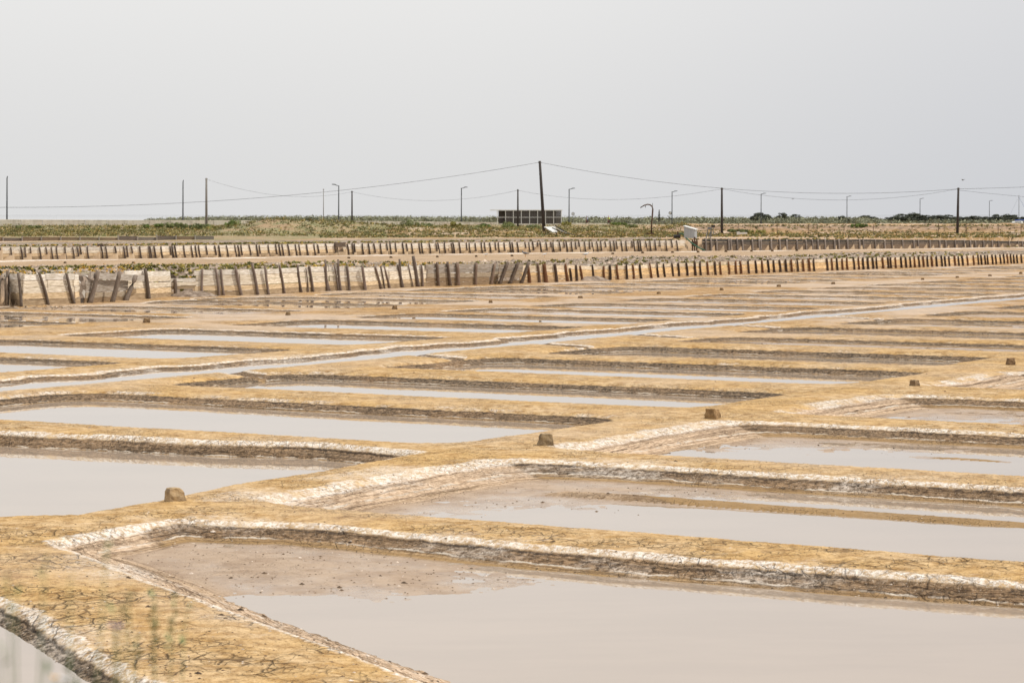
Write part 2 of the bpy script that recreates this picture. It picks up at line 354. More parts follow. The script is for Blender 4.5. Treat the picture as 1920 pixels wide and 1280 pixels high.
def ground_mat():
    m = bpy.data.materials.new('salt pan mud'); m.use_nodes = True; q = N(m.node_tree); b = q.n['Principled BSDF']
    P = q.node('ShaderNodeNewGeometry').outputs['Position']
    A = lambda n, o='Fac': q.node('ShaderNodeAttribute', attribute_name=n).outputs[o]
    dd = A('dd'); pk = q.node('ShaderNodeSeparateColor', {0: A('pk', 'Color')}); zn = q.node('ShaderNodeSeparateColor', {0: A('zone', 'Color')})
    salt, dark, b2z = pk.outputs; gravel, grass, rub = zn.outputs
    Z = q.node('ShaderNodeSeparateXYZ', {0: P}).outputs[2]
    nb = q.noise(P, .55, 3); nm = q.noise(P, 3.0, 4); nf = q.noise(P, 14.0, 4, .7); ng = q.noise(P, 45.0, 3, .7)
    # cracked ochre crust of the ridges
    oc = q.mix(q.ss(nb, .35, .65), (.455, .300, .130), (.475, .345, .200))
    oc = q.mix(q.ss(nm, .42, .68), oc, (.35, .215, .085))
    oc = q.mix(q.m('MULTIPLY', q.ss(nf, .5, .75), .5), oc, (.58, .44, .27))
    wv = q.node('ShaderNodeVectorMath', {0: P, 1: q.vscale(q.node('ShaderNodeTexNoise', {'Vector': P, 'Scale': 4.0, 'Detail': 3}).outputs[1], (.08, .08, .08))}, operation='ADD').outputs[0]
    def crk(scale, wdt, v):
        return q.ss(q.node('ShaderNodeTexVoronoi', {'Vector': v, 'Scale': scale}, feature='DISTANCE_TO_EDGE').outputs['Distance'], 0, wdt, 1.0, 0.0)
    flat = q.vscale(wv, (1, 1, .2))
    c1 = crk(3.6, .062, flat); c2 = crk(10.0, .08, flat)
    cm = q.m('MULTIPLY', q.ss(q.noise(P, .9, 3), .42, .58), q.ss(q.noise(q.vscale(P, (1, 1, 1)), 2.7, 3), .34, .46))
    c1 = q.m('MULTIPLY', c1, q.ss(q.node('ShaderNodeSeparateXYZ', {0: P}).outputs[1], 34, 23, .30, 1.0))
    crack = q.m('MULTIPLY', q.m('MAXIMUM', c1, q.m('MULTIPLY', c2, .55)), q.m('MULTIPLY_ADD', cm, .8, .12))
    oc = q.mix(q.m('MULTIPLY', crack, .95), oc, (.085, .05, .022))
    fine = q.ss(q.noise(q.vscale(P, (1, 1, 1)), 24.0, 5, .8), .36, .50)
    oc = q.mix(1.0, oc, q.mix(fine, (.62, .55, .45), (1.12, 1.12, 1.12)), 'MULTIPLY')
    fine2 = q.ss(q.noise(P, 5.5, 5, .75), .36, .56)
    oc = q.mix(1.0, oc, q.mix(fine2, (.72, .65, .56), (1.08, 1.08, 1.08)), 'MULTIPLY')
    spk = q.ss(q.noise(q.vscale(P, (1, 1, 1)), 9.0, 5, .8), .61, .66)
    oc = q.mix(q.m('MULTIPLY', spk, .85), oc, (.10, .065, .035))
    wsp = q.ss(q.noise(P, 6.3, 5, .85), .69, .73)
    oc = q.mix(wsp, oc, (.75, .72, .66))
    oc = q.mix(q.ss(q.node('ShaderNodeSeparateXYZ', {0: P}).outputs[1], 58, 95), oc, q.mix(1.0, oc, (.84, .80, .80), 'MULTIPLY'))
    # slope
    zb = q.node('ShaderNodeTexNoise', {'W': q.m('MULTIPLY', Z, 38.0), 'Scale': 1.0, 'Detail': 3, 'Vector': q.vscale(P, (.5, .5, 0))}, noise_dimensions='4D').outputs[0]
    gr = q.ss(nf, .36, .62)
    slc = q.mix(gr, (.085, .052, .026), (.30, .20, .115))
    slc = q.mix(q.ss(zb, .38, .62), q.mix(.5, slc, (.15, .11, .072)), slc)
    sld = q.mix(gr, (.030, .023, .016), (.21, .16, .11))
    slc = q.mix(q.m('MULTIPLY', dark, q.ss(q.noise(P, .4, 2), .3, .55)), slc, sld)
    slc = q.mix(q.m('MULTIPLY', q.ss(ng, .6, .68), .6), slc, (.6, .54, .47))
    slc = q.mix(q.m('MULTIPLY', q.ss(q.noise(P, 11.0, 5, .85), .58, .64), .8), slc, (.06, .042, .028))
    # floor mud
    flc = q.mix(q.ss(nm, .3, .7), (.29, .205, .14), (.38, .285, .205))
    fsp = q.m('MULTIPLY', q.ss(q.noise(P, 13.0, 5, .85), .58, .64), q.ss(nb, .34, .5))
    flc = q.mix(fsp, flc, (.10, .06, .035))
    flc = q.mix(q.ss(q.noise(P, 21.0, 3, .8), .70, .73), flc, (.85, .83, .8))
    # distances
    ds = q.m('MAXIMUM', dd, q.m('MULTIPLY', dd, 1.35))
    dn = q.m('ADD', ds, q.m('MULTIPLY_ADD', nf, .09, -.045)); dn = q.m('ADD', dn, q.m('MULTIPLY_ADD', nm, .06, -.03))
    dl = q.m('ADD', ds, q.m('MULTIPLY_ADD', nf, .03, -.015))
    band = lambda x, a0, a1, b0, b1: q.m('MULTIPLY', q.ss(x, a0, a1), q.m('SUBTRACT', 1.0, q.ss(x, b0, b1)))
    slc = q.mix(q.m('MULTIPLY', q.ss(dark, .12, .0), .8), slc, q.mix(gr, (.34, .245, .165), (.56, .44, .325)))  # paler tan where dark is low, painting the sunlit side of the pans
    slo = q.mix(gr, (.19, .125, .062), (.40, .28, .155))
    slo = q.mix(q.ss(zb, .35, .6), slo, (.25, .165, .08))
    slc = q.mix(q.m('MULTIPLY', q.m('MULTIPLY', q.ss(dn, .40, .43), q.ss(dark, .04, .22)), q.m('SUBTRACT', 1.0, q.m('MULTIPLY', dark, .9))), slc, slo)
    lay = q.node('ShaderNodeTexNoise', {'W': q.m('MULTIPLY', dl, 26.0), 'Scale': 1.0, 'Detail': 4, 'Roughness': .75, 'Vector': q.vscale(P, (.35, .35, 0))}, noise_dimensions='4D').outputs[0]
    slc = q.mix(1.0, slc, q.mix(q.ss(lay, .36, .58), (.34, .29, .24), (1.25, 1.2, 1.15)), 'MULTIPLY')
    col = q.mix(q.ss(dn, -.01, .05), oc, slc)
    col = q.mix(q.m('MULTIPLY', band(dn, .365, .385, .40, .425), q.ss(nm, .4, .6)), col, (.52, .45, .37))
    col = q.mix(q.m('MULTIPLY', band(dn, .50, .54, .58, .66), q.m('MULTIPLY_ADD', q.ss(dark, .04, .22), .6, .15)), col, (.30, .19, .085))
    col = q.mix(q.ss(dn, .58, .80), col, flc)
    # salt crust: a band on the shoulder
    dw = q.m('ADD', dn, q.m('MULTIPLY_ADD', q.noise(P, 1.1, 4, .7), .3, -.15))
    du = q.m('SUBTRACT', dn, q.m('MULTIPLY_ADD', q.ss(dark, .04, .22), -.06, .05))
    sb = q.m('MULTIPLY', q.ss(dw, -.17, -.09), q.m('SUBTRACT', 1.0, q.ss(du, -.02, .06)))
    sn = q.ss(q.m('ADD', q.noise(P, .9, 4, .7), q.m('MULTIPLY_ADD', salt, .5, -.30)), .38, .60)
    sf = q.m('MULTIPLY', sb, sn)
    sf = q.m('MAXIMUM', sf, q.m('MULTIPLY', band(dn, -.17, -.09, .03, .09), q.ss(salt, 1.0, 1.12)))
    bl = q.m('MULTIPLY', band(dn, -.9, -.2, .35, .6), q.m('MULTIPLY', q.ss(salt, .80, .87), q.ss(q.noise(q.vscale(P, (.5, .5, 1)), .8, 5, .75), .48, .64)))
    sf = q.m('MAXIMUM', sf, q.m('MULTIPLY', bl, .55))
    sf = q.m('MULTIPLY', sf, q.m('MULTIPLY_ADD', q.ss(q.m('ADD', q.m('MULTIPLY', ng, .5), q.m('MULTIPLY', nf, .5)), .40, .58), .72, .22))
    sc_ = q.mix(q.ss(nf, .35, .6), (.46, .39, .32), (.76, .71, .65))
    col = q.mix(sf, col, sc_)
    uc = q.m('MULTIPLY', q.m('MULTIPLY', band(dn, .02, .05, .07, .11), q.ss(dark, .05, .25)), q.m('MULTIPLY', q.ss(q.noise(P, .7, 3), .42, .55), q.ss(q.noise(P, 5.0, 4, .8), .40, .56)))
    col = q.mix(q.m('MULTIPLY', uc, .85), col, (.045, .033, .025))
    gry = q.ss(q.noise(P, .16, 4, .6), .45, .62)
    col = q.mix(q.m('MULTIPLY', q.m('MULTIPLY', gry, q.m('MULTIPLY_ADD', q.ss(q.node('ShaderNodeSeparateXYZ', {0: P}).outputs[1], 62, 85), .5, .2)), q.ss(dn, .1, -.2)), col, (.50, .405, .325))
    # second basin: pale pinkish sand
    b2c = q.mix(q.ss(q.noise(q.vscale(P, (.3, 1, 1)), .8, 4), .4, .62), (.42, .305, .195), (.33, .225, .14))
    b2c = q.mix(q.m('MULTIPLY', q.ss(dd, -.5, .0), q.ss(nb, .35, .5)), b2c, (.74, .66, .58))
    b2c = q.mix(q.ss(q.noise(q.vscale(P, (.15, .6, 1)), 1.0, 3), .60, .66), b2c, (.27, .20, .13))
    col = q.mix(b2z, col, b2c)
    # gravel of the dykes
    vo = q.node('ShaderNodeTexVoronoi', {'Vector': P, 'Scale': 4.0})
    sepc = q.node('ShaderNodeSeparateColor', {0: vo.outputs['Color']})
    gc = q.mix(sepc.outputs[0], (.075, .052, .036), (.34, .26, .20))
    gc = q.mix(q.ss(sepc.outputs[1], .80, .86), gc, (.52, .47, .41))
    gc = q.mix(q.ss(nb, .4, .62), gc, q.mix(.45, gc, (.20, .145, .10)))
    gc = q.mix(q.m('MULTIPLY', q.ss(q.noise(P, .22, 4), .56, .64), .6), gc, (.20, .18, .055))
    col = q.mix(gravel, col, gc)
    # dry grass and soil
    so_ = q.mix(q.ss(nf, .4, .6), (.26, .175, .105), (.42, .30, .18))
    gs = q.mix(q.ss(q.noise(P, .25, 4, .7), .40, .58), so_, q.mix(q.ss(nm, .4, .6), (.14, .145, .065), (.30, .26, .14)))
    col = q.mix(grass, col, gs)
    rc = q.mix(q.ss(q.noise(P, 1.1, 5, .7), .42, .58), (.12, .075, .05), (.38, .26, .17))
    col = q.mix(q.m('MULTIPLY', rub, .9), col, rc)
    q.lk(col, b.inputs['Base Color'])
    # wetness: the floor shines near the water level
    wet = q.m('MULTIPLY', q.ss(dd, .45, .8), q.ss(A('hw'), .035, .004))
    wet2 = q.m('MULTIPLY', wet, q.ss(q.noise(P, .7, 4, .65), .30, .60))
    rr = q.m('SUBTRACT', .78, q.m('MULTIPLY', wet2, .62)); q.lk(rr, b.inputs['Roughness'])
    b.inputs['IOR'].default_value = 1.36
    q.lk(q.m('MULTIPLY_ADD', wet, .3, .2), b.inputs['Specular IOR Level'])
    hgt = q.m('ADD', q.m('MULTIPLY', nf, .5), q.m('MULTIPLY', ng, .2)); hgt = q.m('SUBTRACT', hgt, q.m('MULTIPLY', crack, .9))
    hgt = q.m('ADD', hgt, q.m('MULTIPLY', q.m('MULTIPLY', nm, q.m('MAXIMUM', gravel, rub)), 3.0))
    st = q.m('SUBTRACT', .9, q.m('MULTIPLY', wet, .75))
    bp = q.node('ShaderNodeBump', {'Height': hgt, 'Strength': st, 'Distance': .035}); q.lk(bp.outputs[0], b.inputs['Normal'])
    return m
me.materials.append(ground_mat())
# ------------------------------------------------------------------ water
def water_mat(name, c, rough):
    m = bpy.data.materials.new(name); m.use_nodes = True; q = N(m.node_tree); b = q.n['Principled BSDF']
    P = q.node('ShaderNodeNewGeometry').outputs['Position']
    n = q.noise(q.vscale(P, (.4, 1, 1)), .9, 4, .6)
    q.lk(q.mix(q.ss(n, .35, .65), c, tuple(x * .93 for x in c)), b.inputs['Base Color'])
    b.inputs['Roughness'].default_value = rough; b.inputs['IOR'].default_value = 1.45; b.inputs['Specular IOR Level'].default_value = .5
    return m
wm = water_mat('murky brine', (.345, .275, .215), .03)
wb = MB()
def wquad(P, z): wb.add([(p[0], p[1], z) for p in P], [list(range(len(P)))])
for (s0, s1, t0, t1, *_, dep) in B:
    if t0 < -60: t0 = None
    if t0 is None:
        k = [s0, (s0 + s1) / 2, s1]; L = [ST(s, float(tw1(s)) + 1.5) for s in k]; wquad([ST(s1, -53.1), ST(s0, -53.1)][::-1] + L[::-1], WL * dep)
    else: wquad([ST(s0 - .1, t0 - .1), ST(s0 - .1, t1 + .1), ST(s1 + .1, t1 + .1), ST(s1 + .1, t0 - .1)], WL * dep)
ss_ = np.arange(14, 170, 6.0)
for a, b_ in zip(ss_[:-1], ss_[1:]):
    wquad([ST(a, tch(a) - 1.35), ST(a, tch(a) + 1.35), ST(b_, tch(b_) + 1.35), ST(b_, tch(b_) - 1.35)], -.088)
for P, z in ((PR0, WL * R0S), (PC0, WL), (PPO, -.12)): wquad([tuple(p) for p in P][::-1], z)
tag(wb.build('water', wm), kind='structure')
sea = MB(); sea.add([(-9000, 440, -1.6), (9000, 440, -1.6), (30000, 45000, -1.6), (-30000, 45000, -1.6)], [[0, 1, 2, 3]])
tag(sea.build('sea', water_mat('far water', (.40, .41, .42), .02)), kind='structure')
# ------------------------------------------------------------------ materials
M = dict(
    board=mat('weathered board', (1, .98, .95), (.62, .56, .48), .8, 2.2, (1.3, 1.3, 14), tone=True, bump=.01, thr=(.35, .62), trans=1),
    post=mat('old post wood', (1, 1, 1), (.55, .5, .46), .85, 6, (5, 5, .6), tone=True, bump=.01, trans=1),
    stone=mat('stone block', (.40, .30, .185), (.20, .145, .09), .9, 9, bump=.03, tone=True),
    pole=mat('dark tarred pole', (.055, .045, .04), (.035, .03, .028), .8, 8),
    greypole=mat('grey concrete pole', (.24, .22, .20), (.17, .155, .14), .8, 8),
    steel=mat('grey painted steel', (.22, .23, .24), (.17, .18, .19), .45, 10, metal=.4),
    lamp=mat('lamp housing', (.06, .065, .07), None, .5, 10),
    wire=mat('black cable', (.05, .05, .055), None, .6, 3),
    concrete=mat('stained concrete', (.46, .42, .35), (.36, .32, .26), .85, .8, (1, 1, .25), thr=(.4, .65), trans=1, tone=True),
    white=mat('white paint', (.78, .78, .75), (.68, .67, .64), .5, 5),
    slat=mat('dark slats', (.065, .058, .055), (.12, .105, .095), .7, 22, (1, 1, .02), thr=(.45, .55)),
    sheet=mat('galvanised sheet', (.42, .44, .45), (.33, .35, .36), .5, 18, (1, 1, .03), metal=.35),
    roofs=mat('pale sheet roof', (.66, .67, .66), (.5, .5, .48), .5, 6),
    green=mat('green hose', (.04, .12, .07), None, .5, 6),
    black=mat('black rubber', (.02, .02, .022), (.04, .04, .04), .6, 6),
    rust=mat('rusted iron', (.13, .07, .04), (.06, .04, .03), .8, 12),
    leaf=mat('foliage', (.115, .118, .052), (.06, .068, .028), .7, 1.5, tone=True, trans=1),
    pine=mat('pine foliage', (.085, .092, .062), (.042, .052, .038), .8, .5, tone=True, trans=1),  # muted colours, distance haze put into the foliage
    bark=mat('bark', (.12, .09, .065), (.07, .05, .04), .9, 5),
    road=mat('pale asphalt', (.36, .33, .30), (.30, .28, .25), .85, .5),
    skin=mat('skin', (.45, .28, .20), None, .6, 5),
    hiviz=mat('yellow vest', (.55, .75, .05), None, .7, 5),
    navy=mat('dark clothing', (.03, .035, .05), None, .8, 5),
    lblue=mat('light blue shirt', (.35, .45, .62), None, .8, 5),
    red=mat('red paint', (.5, .05, .04), None, .5, 5),
    petal=mat('purple petals', (.34, .20, .42), None, .6, 5),
    yellow=mat('yellow petals', (.75, .42, .04), None, .6, 5),
    stem=mat('green stems', (.13, .19, .06), (.09, .13, .05), .7, 5),
    gull=mat('gull white', (.75, .75, .75), None, .7, 5), gullg=mat('gull grey', (.16, .16, .17), None, .7, 5), beak=mat('orange beak', (.7, .3, .03), None, .5, 5),
    blue=mat('blue canvas', (.05, .09, .30), None, .7, 5), glass=mat('dark window glass', (.05, .07, .09), None, .1, 5, spec=.6),
    gravel=mat('gravel stones', (.46, .38, .31), (.17, .125, .09), .9, 3, tone=True, trans=1))
A3 = Vector((A1[0], A1[1], 0))
# ------------------------------------------------------------------ plank retaining walls
def dirn(fn, x0, x1):
    d = fn(x1) - fn(x0); d.z = 0; return d.normalized()
def post_mb(p, h, lean, back, r=.075, col=(.2, .16, .13), curve=0.0, tang=Vector((1, 0, 0))):
    m = WMB(); nrm = Vector((tang.y, -tang.x, 0))
    pts = []
    for k in range(6):
        u = k / 5; q = p + tang * (lean * u + curve * sin(pi * u)) + nrm * (.06 + back * u) ; q.z = -.12 + (h + .12) * u; pts.append(q)
    m.tube(pts, [r * (1.12 - .25 * k / 5) * random.uniform(.95, 1.05) for k in range(6)], 8, col)
    return m
def panel_mb(pa, pb, za, zb, z0a, z0b, tilt=0.0, nb=5, tones=None, ragged=.1, skip=(), out=0.0, gap=.013):
    """planks from pa to pb (base points) between levels z0 and z; tilt leans the top outwards"""
    m = WMB(); t = (pb - pa); t.z = 0; t.normalize(); nrm = Vector((t.y, -t.x, 0)); 
    for k in range(nb):
        if k in skip: continue
        e0, e1 = random.uniform(-ragged, ragged), random.uniform(-ragged, ragged)
        u0 = k / nb; u1 = (k + 1) / nb
        la = z0a + (za - z0a) * u0 + gap * random.uniform(.2, 2.2); ha = z0a + (za - z0a) * u1
        lb = z0b + (zb - z0b) * u0 + gap * random.uniform(.2, 2.2); hb = z0b + (zb - z0b) * u1
        dz = random.uniform(-.012, .012); yo = out + random.uniform(-.010, .010)
        th = .04; a = pa + t * e0; b = pb + t * e1
        def P(base, z, o): q = base + nrm * (o + tilt * z); return Vector((q.x, q.y, z + dz))
        col = tones(k, nb) if tones else (1, 1, 1)
        m.hexa([P(a, la, yo), P(b, lb, yo), P(b, lb, yo - th), P(a, la, yo - th), P(a, ha, yo), P(b, hb, yo), P(b, hb, yo - th), P(a, ha, yo - th)], col)
    return m
def tone_new(k, nb):
    u = k / (nb - 1); v = random.uniform(.88, 1.06)
    top, mid, low = (.86, .82, .76), (.84, .72, .54), (.46, .35, .23)
    a = top if u > .75 else (mid if u > .15 else low)
    if u > .75: c = top
    elif u > .35: c = tuple(p * .45 + q_ * .55 for p, q_ in zip(top, (.88, .76, .58)))
    elif u > .1: c = (.80, .63, .42)
    else: c = low
    return tuple(x * v for x in c)
def tone_orange(k, nb):
    u = k / (nb - 1); v = random.uniform(.85, 1.08)
    c = (.85, .73, .57) if u > .7 else ((.84, .60, .33) if u > .3 else (.60, .43, .26))
    return tuple(x * v for x in c)
def tone_grey(k, nb):
    u = k / (nb - 1); v = random.uniform(.85, 1.1)
    c = (.42, .38, .34) if u > .6 else ((.52, .44, .34) if u > .3 else (.34, .25, .16))
    return tuple(x * v for x in c)
def tone_dark(k, nb):
    u = k / (nb - 1); v = random.uniform(.8, 1.15)
    c = (.08, .075, .07) if u > .8 else ((.15, .125, .105) if u > .5 else (.22, .165, .12))
    return tuple(x * v for x in c)
WG = 'plank retaining walls around the salt pans'
def wall(label, fb, fh, posts, x0, x1, step, tones, nb=5, pr=.07, pcol=(.17, .13, .10), cat='retaining wall', fact=1.0, rusty=0, low=0.0, ptop=.06, tilt0=-.06, group=WG):
    root = empty('plank_retaining_wall', fb((x0 + x1) / 2), label, cat, group)
    kn = [p[0] for p in (base1 if fb is b1 else base2) if x0 + 8 < p[0] < x1 - 8]; ks = [x0] + kn + [x1]; xs = []
    for a, b_ in zip(ks[:-1], ks[1:]):
        n = max(1, round((b_ - a) / step)); xs += [a + (b_ - a) * k / n for k in range(n)]
    xs.append(x1)
    for x, xe in zip(xs[:-1], xs[1:]):
        pa, pb = fb(x), fb(xe); dz = random.uniform(-.03, .03)
        panel_mb(pa, pb, fh(x) + dz, fh(xe) + dz * .5, low + random.uniform(-.03, .02), low + random.uniform(-.03, .02), tilt0 + random.uniform(-.02, .02), nb, tones, .06).build('plank_panel', M['board'], root)
    for p in posts:
        xt, xb = p[0], p[1]; hh = p[2] if len(p) > 2 else 0; rr = p[3] if len(p) > 3 else 1
        pb = fb(xb); s_ = F / pb.y; tg = dirn(fb, xb - 15, xb + 15)
        h = fh(xb) + ptop + random.uniform(-.04, .05) + hh
        lean = (xt - xb) / s_ / max(tg.x, .3) * 1.0
        kf = random.uniform(.75, 1.3); c = tuple(v * kf for v in pcol)
        if rusty and random.random() < rusty: c = (.20, .095, .045)
        post_mb(pb, h, lean, tilt0 * h, pr * rr * random.uniform(.85, 1.15), c, random.uniform(-.05, .05), tg).build('post', M['post'], root, smooth=True)
    return root
P_A = [(-118, -110), (11.5, 18, .05), (32, 42), (77, 90), (128, 139)]
wall('pale plank retaining wall at the far left edge, its posts leaning left', b1, h1, P_A, -160, 150, 115, tone_new, 5, .065, (.21, .165, .13))
# broken, outward leaning piece
root = empty('plank_retaining_wall', b1(200), 'broken grey plank wall piece leaning over with its top board hanging loose', 'retaining wall', WG)
pa, pb = b1(154), b1(232)
panel_mb(pa, pb, .92, .80, -.02, -.02, .10, 4, tone_grey, .12, out=.12).build('plank_panel', M['board'], root)
m = WMB(); t = (b1(252) - b1(156)); t.z = 0; t.normalize(); nr_ = Vector((t.y, -t.x, 0))
qa, qb = b1(158) + nr_ * .28, b1(253) + nr_ * .42
def bd(qa, qb, za, zb, hgt, col):
    m.hexa([qa + Vector((0, 0, za)), qb + Vector((0, 0, zb)), qb - nr_ * .04 + Vector((0, 0, zb)), qa - nr_ * .04 + Vector((0, 0, za)),
            qa + Vector((0, 0, za + hgt)), qb + Vector((0, 0, zb + hgt)), qb - nr_ * .04 + Vector((0, 0, zb + hgt)), qa - nr_ * .04 + Vector((0, 0, za + hgt))], col)
bd(qa, qb, 1.0, .76, .24, (.50, .46, .42))
m.build('loose_board', M['board'], root)
for xt, xb, h in ((173, 160, 1.28), (213, 202, 1.25), (252, 226, 1.02)):
    p = b1(xb); post_mb(p + nr_ * .1, h, (xt - xb) * p.y / F, .26, .095, (.25, .20, .16), .04, t).build('post', M['post'], root, smooth=True)
wall('short pale wall section with three posts, right of the broken leaning piece', b1, h1, [(241, 243), (274, 277), (309, 314)], 237, 322, 90, tone_new, 5, .08, (.21, .165, .13))
fl_ = lambda x: h1(x) * .72
wall('low gap piece of plank wall with washed out soil under it', b1, fl_, [(328, 329, -.1)], 320, 372, 60, tone_new, 3, .09, low=.32)
P_E = [(380, 378), (405, 410, .03), (415, 420), (443, 453), (474, 483, .18), (498, 503, .05), (526, 532), (559, 564), (574, 576, -.1, .5), (581, 586), (609, 618), (611, 613, .25), (627, 634, 0, .7), (635, 639, .25),
       (651, 655), (680, 684, .06), (705, 715), (715, 720, 0, .7), (721, 730), (747, 755), (750, 753, .3, 1), (766, 774, 0, .55), (776, 783, .36, 1.35), (790, 791)]
wall('long pale plank wall left of centre with irregular bent grey posts, some tall', b1, h1, P_E, 367, 800, 88, tone_new, 5, .058, (.22, .17, .14))
root = wall('grey weathered plank wall piece bulging outwards near the picture centre', b1, lambda x: h1(x) + .05, [(817, 821), (837, 844), (855, 857, -.02, 1.3), (891, 890), (926, 919)], 800, 935, 72, tone_grey, 5, .075, (.22, .16, .12), tilt0=.02)
root = empty('plank_retaining_wall', b1(955), 'leaning grey plank panel with a missing board and slanting posts at centre', 'retaining wall', WG)
panel_mb(b1(928), b1(972), h1(930) - .0, h1(975) + .12, 0, 0, .22, 6, tone_grey, .03, skip=(1,), out=.10).build('plank_panel', M['board'], root)
tg = dirn(b1, 940, 970)
for xt, xb in ((940, 930), (960, 949), (979, 971)):
    p = b1(xb); post_mb(p + Vector((tg.y, -tg.x, 0)) * .1, h1(xb) + .14, (xt - xb) * p.y / F / .6, .26, .09, (.17, .13, .10), .0, tg).build('post', M['post'], root, smooth=True)
wall('orange stained pale plank wall with five posts right of the leaning panel', b1, h1, [(989, 992), (1008, 1011), (1020, 1023, 0, 1.4), (1040, 1043), (1060, 1064)], 975, 1067, 50, tone_orange, 5, .075, (.15, .10, .07), rusty=.4)
P_H = [(1068, 1070, -.1), (1079.5, 1080), (1087, 1091), (1110, 1113), (1132, 1133), (1143, 1143), (1156, 1159), (1174, 1175, .06), (1186, 1187.5), (1199, 1202), (1217, 1221), (1231, 1233.5), (1243, 1246), (1259, 1261), (1271, 1272)]
P_H += [(1280 + v / 3 - 1, 1280 + v / 3 + .5) for v in (22, 70, 100, 140, 183, 212, 257, 300, 325, 370, 410, 447, 480, 512, 545, 580, 612, 645, 677, 710, 738, 812, 838, 868, 898, 925, 962, 990, 1015, 1042, 1068, 1090, 1125, 1155, 1170, 1197, 1228,
        1255, 1280, 1305, 1328, 1352, 1378, 1400, 1428, 1455, 1475, 1498, 1530, 1550, 1572, 1600, 1635, 1662, 1678, 1700, 1715, 1740, 1760, 1785, 1805, 1825, 1845, 1862, 1880, 1905, 1930, 1955, 1980, 2005)]
wall('long low orange plank wall with close dark posts running to the right edge', b1, h1, P_H, 1066, 1960, 36, tone_orange, 4, .06, (.085, .055, .038), rusty=.3, ptop=.04)
v1 = [5, 65, 120, 145, 175, 225, 262, 293, 322, 370, 412, 437, 453, 495, 572, 598, 650, 700, 717, 742, 790, 840, 847, 870, 910, 960, 972, 987, 1038, 1080, 1103, 1122, 1163, 1212, 1235, 1278, 1325, 1342, 1360, 1405, 1447, 1462, 1512, 1555, 1573, 1590, 1622, 1665, 1685, 1728, 1770, 1790, 1835, 1885]
v2 = [38, 65, 78, 123, 157, 187, 225, 260, 278, 308, 348, 370, 400, 442, 456, 498, 535, 547, 585, 622, 632, 667, 708, 724, 757, 792, 810, 838, 870, 888, 920, 952, 964, 993, 1037, 1060, 1080, 1108, 1122, 1155, 1183, 1195, 1230, 1255, 1268, 1298, 1322, 1340, 1372, 1400, 1414, 1440, 1463, 1487, 1515, 1537, 1550, 1578, 1605, 1638, 1650, 1672, 1685, 1715, 1740, 1768, 1795, 1830, 1860, 1890]
wall('second plank wall farther back, left stretch up to the dark sluice box', b2, h2, [(-40, -37), (-20, -17)] + [(v / 3 - 1, v / 3 + 2) for v in v1], -60, 632, 38, tone_new, 4, .056, (.12, .09, .075), fact=1, ptop=.03)
wall('second plank wall farther back, right stretch ending at the pump shed', b2, h2, [(640 + v / 3 - 1.5, 640 + v / 3 + 1) for v in v2], 644, 1285, 38, tone_new, 4, .056, (.10, .075, .06), ptop=.03)
v3 = [130, 158, 190, 258, 270, 305, 335, 390, 430, 440, 498, 545, 585, 642, 693, 728, 760, 800, 853, 878, 927, 993, 1015, 1082, 1135, 1178, 1238, 1300, 1325, 1390, 1445, 1478, 1532, 1583, 1618, 1645, 1690, 1740, 1775, 1835, 1885, 1910, 1960]
wall('dark weathered plank wall with grey posts, far right behind the low dyke', b2, h2, [(1280 + v / 3, 1280 + v / 3) for v in v3], 1318, 1945, 46, tone_dark, 4, .085, (.30, .26, .23), ptop=.03)
# low edging far left
b3 = lambda x: W(x, 452.5 - x * .004, .98); h3 = lambda x: .98 + .40
root = empty('plank_edging', b3(170), 'low grey plank edging on the gravel flat, left, behind the second wall', 'edging', WG)
for i, x in enumerate(range(-30, 400, 36)):
    m_ = WMB(); a, b_ = b3(x), b3(x + 35); z1 = 1.0 + random.uniform(.3, .46); c = random.choice([(.20, .17, .15), (.27, .20, .14), (.24, .22, .20)])
    zb_ = .95
    m_.hexa([(a.x, a.y, zb_), (b_.x, b_.y, zb_), (b_.x, b_.y + .06, zb_), (a.x, a.y + .06, zb_), (a.x, a.y, z1), (b_.x, b_.y, z1 - .03), (b_.x, b_.y + .06, z1 - .03), (a.x, a.y + .06, z1)], c)
    m_.build('plank_panel', M['board'], root)
    m_ = WMB(); m_.tube([(a.x, a.y - .1, .9), (a.x, a.y - .1, z1 + .08)], .07, 6, (.4, .36, .32)); m_.build('post', M['post'], root)
# ------------------------------------------------------------------ stones
def rock_mesh(name, wx, wy, h, seed, boxy=.75, col=(1, 1, 1)):
    r = random.Random(seed); import bmesh
    bm = bmesh.new(); bmesh.ops.create_cube(bm, size=1); bmesh.ops.subdivide_edges(bm, edges=bm.edges, cuts=3, use_grid_fill=True)
    ph = [r.uniform(0, 6) for _ in range(6)]
    for v in bm.verts:
        c = v.co; n = c.normalized() * .62; p = c * boxy + n * (1 - boxy)
        tp = 1 - .28 * (c.z + .5) ; p.x *= tp; p.y *= tp
        k = 1 + .07 * sin(7 * c.x + ph[0]) * sin(6 * c.y + ph[1]) + .05 * sin(11 * c.z + ph[2] + 5 * c.x) + r.uniform(-.022, .022)
        p = p * k; p.z += .10 * c.x * (c.z > 0) * sin(ph[3]) ; p.x += .10 * c.z * sin(ph[4])
        v.co = Vector((p.x * wx, p.y * wy, (p.z + .42) * h))
    me_ = bpy.data.meshes.new(name); bm.to_mesh(me_); bm.free()
    ca = me_.color_attributes.new('tone', 'FLOAT_COLOR', 'POINT'); ca.data.foreach_set('color', np.tile(np.array([*col, 1], np.float32), len(me_.vertices)))
    me_.materials.append(M['stone']); return me_
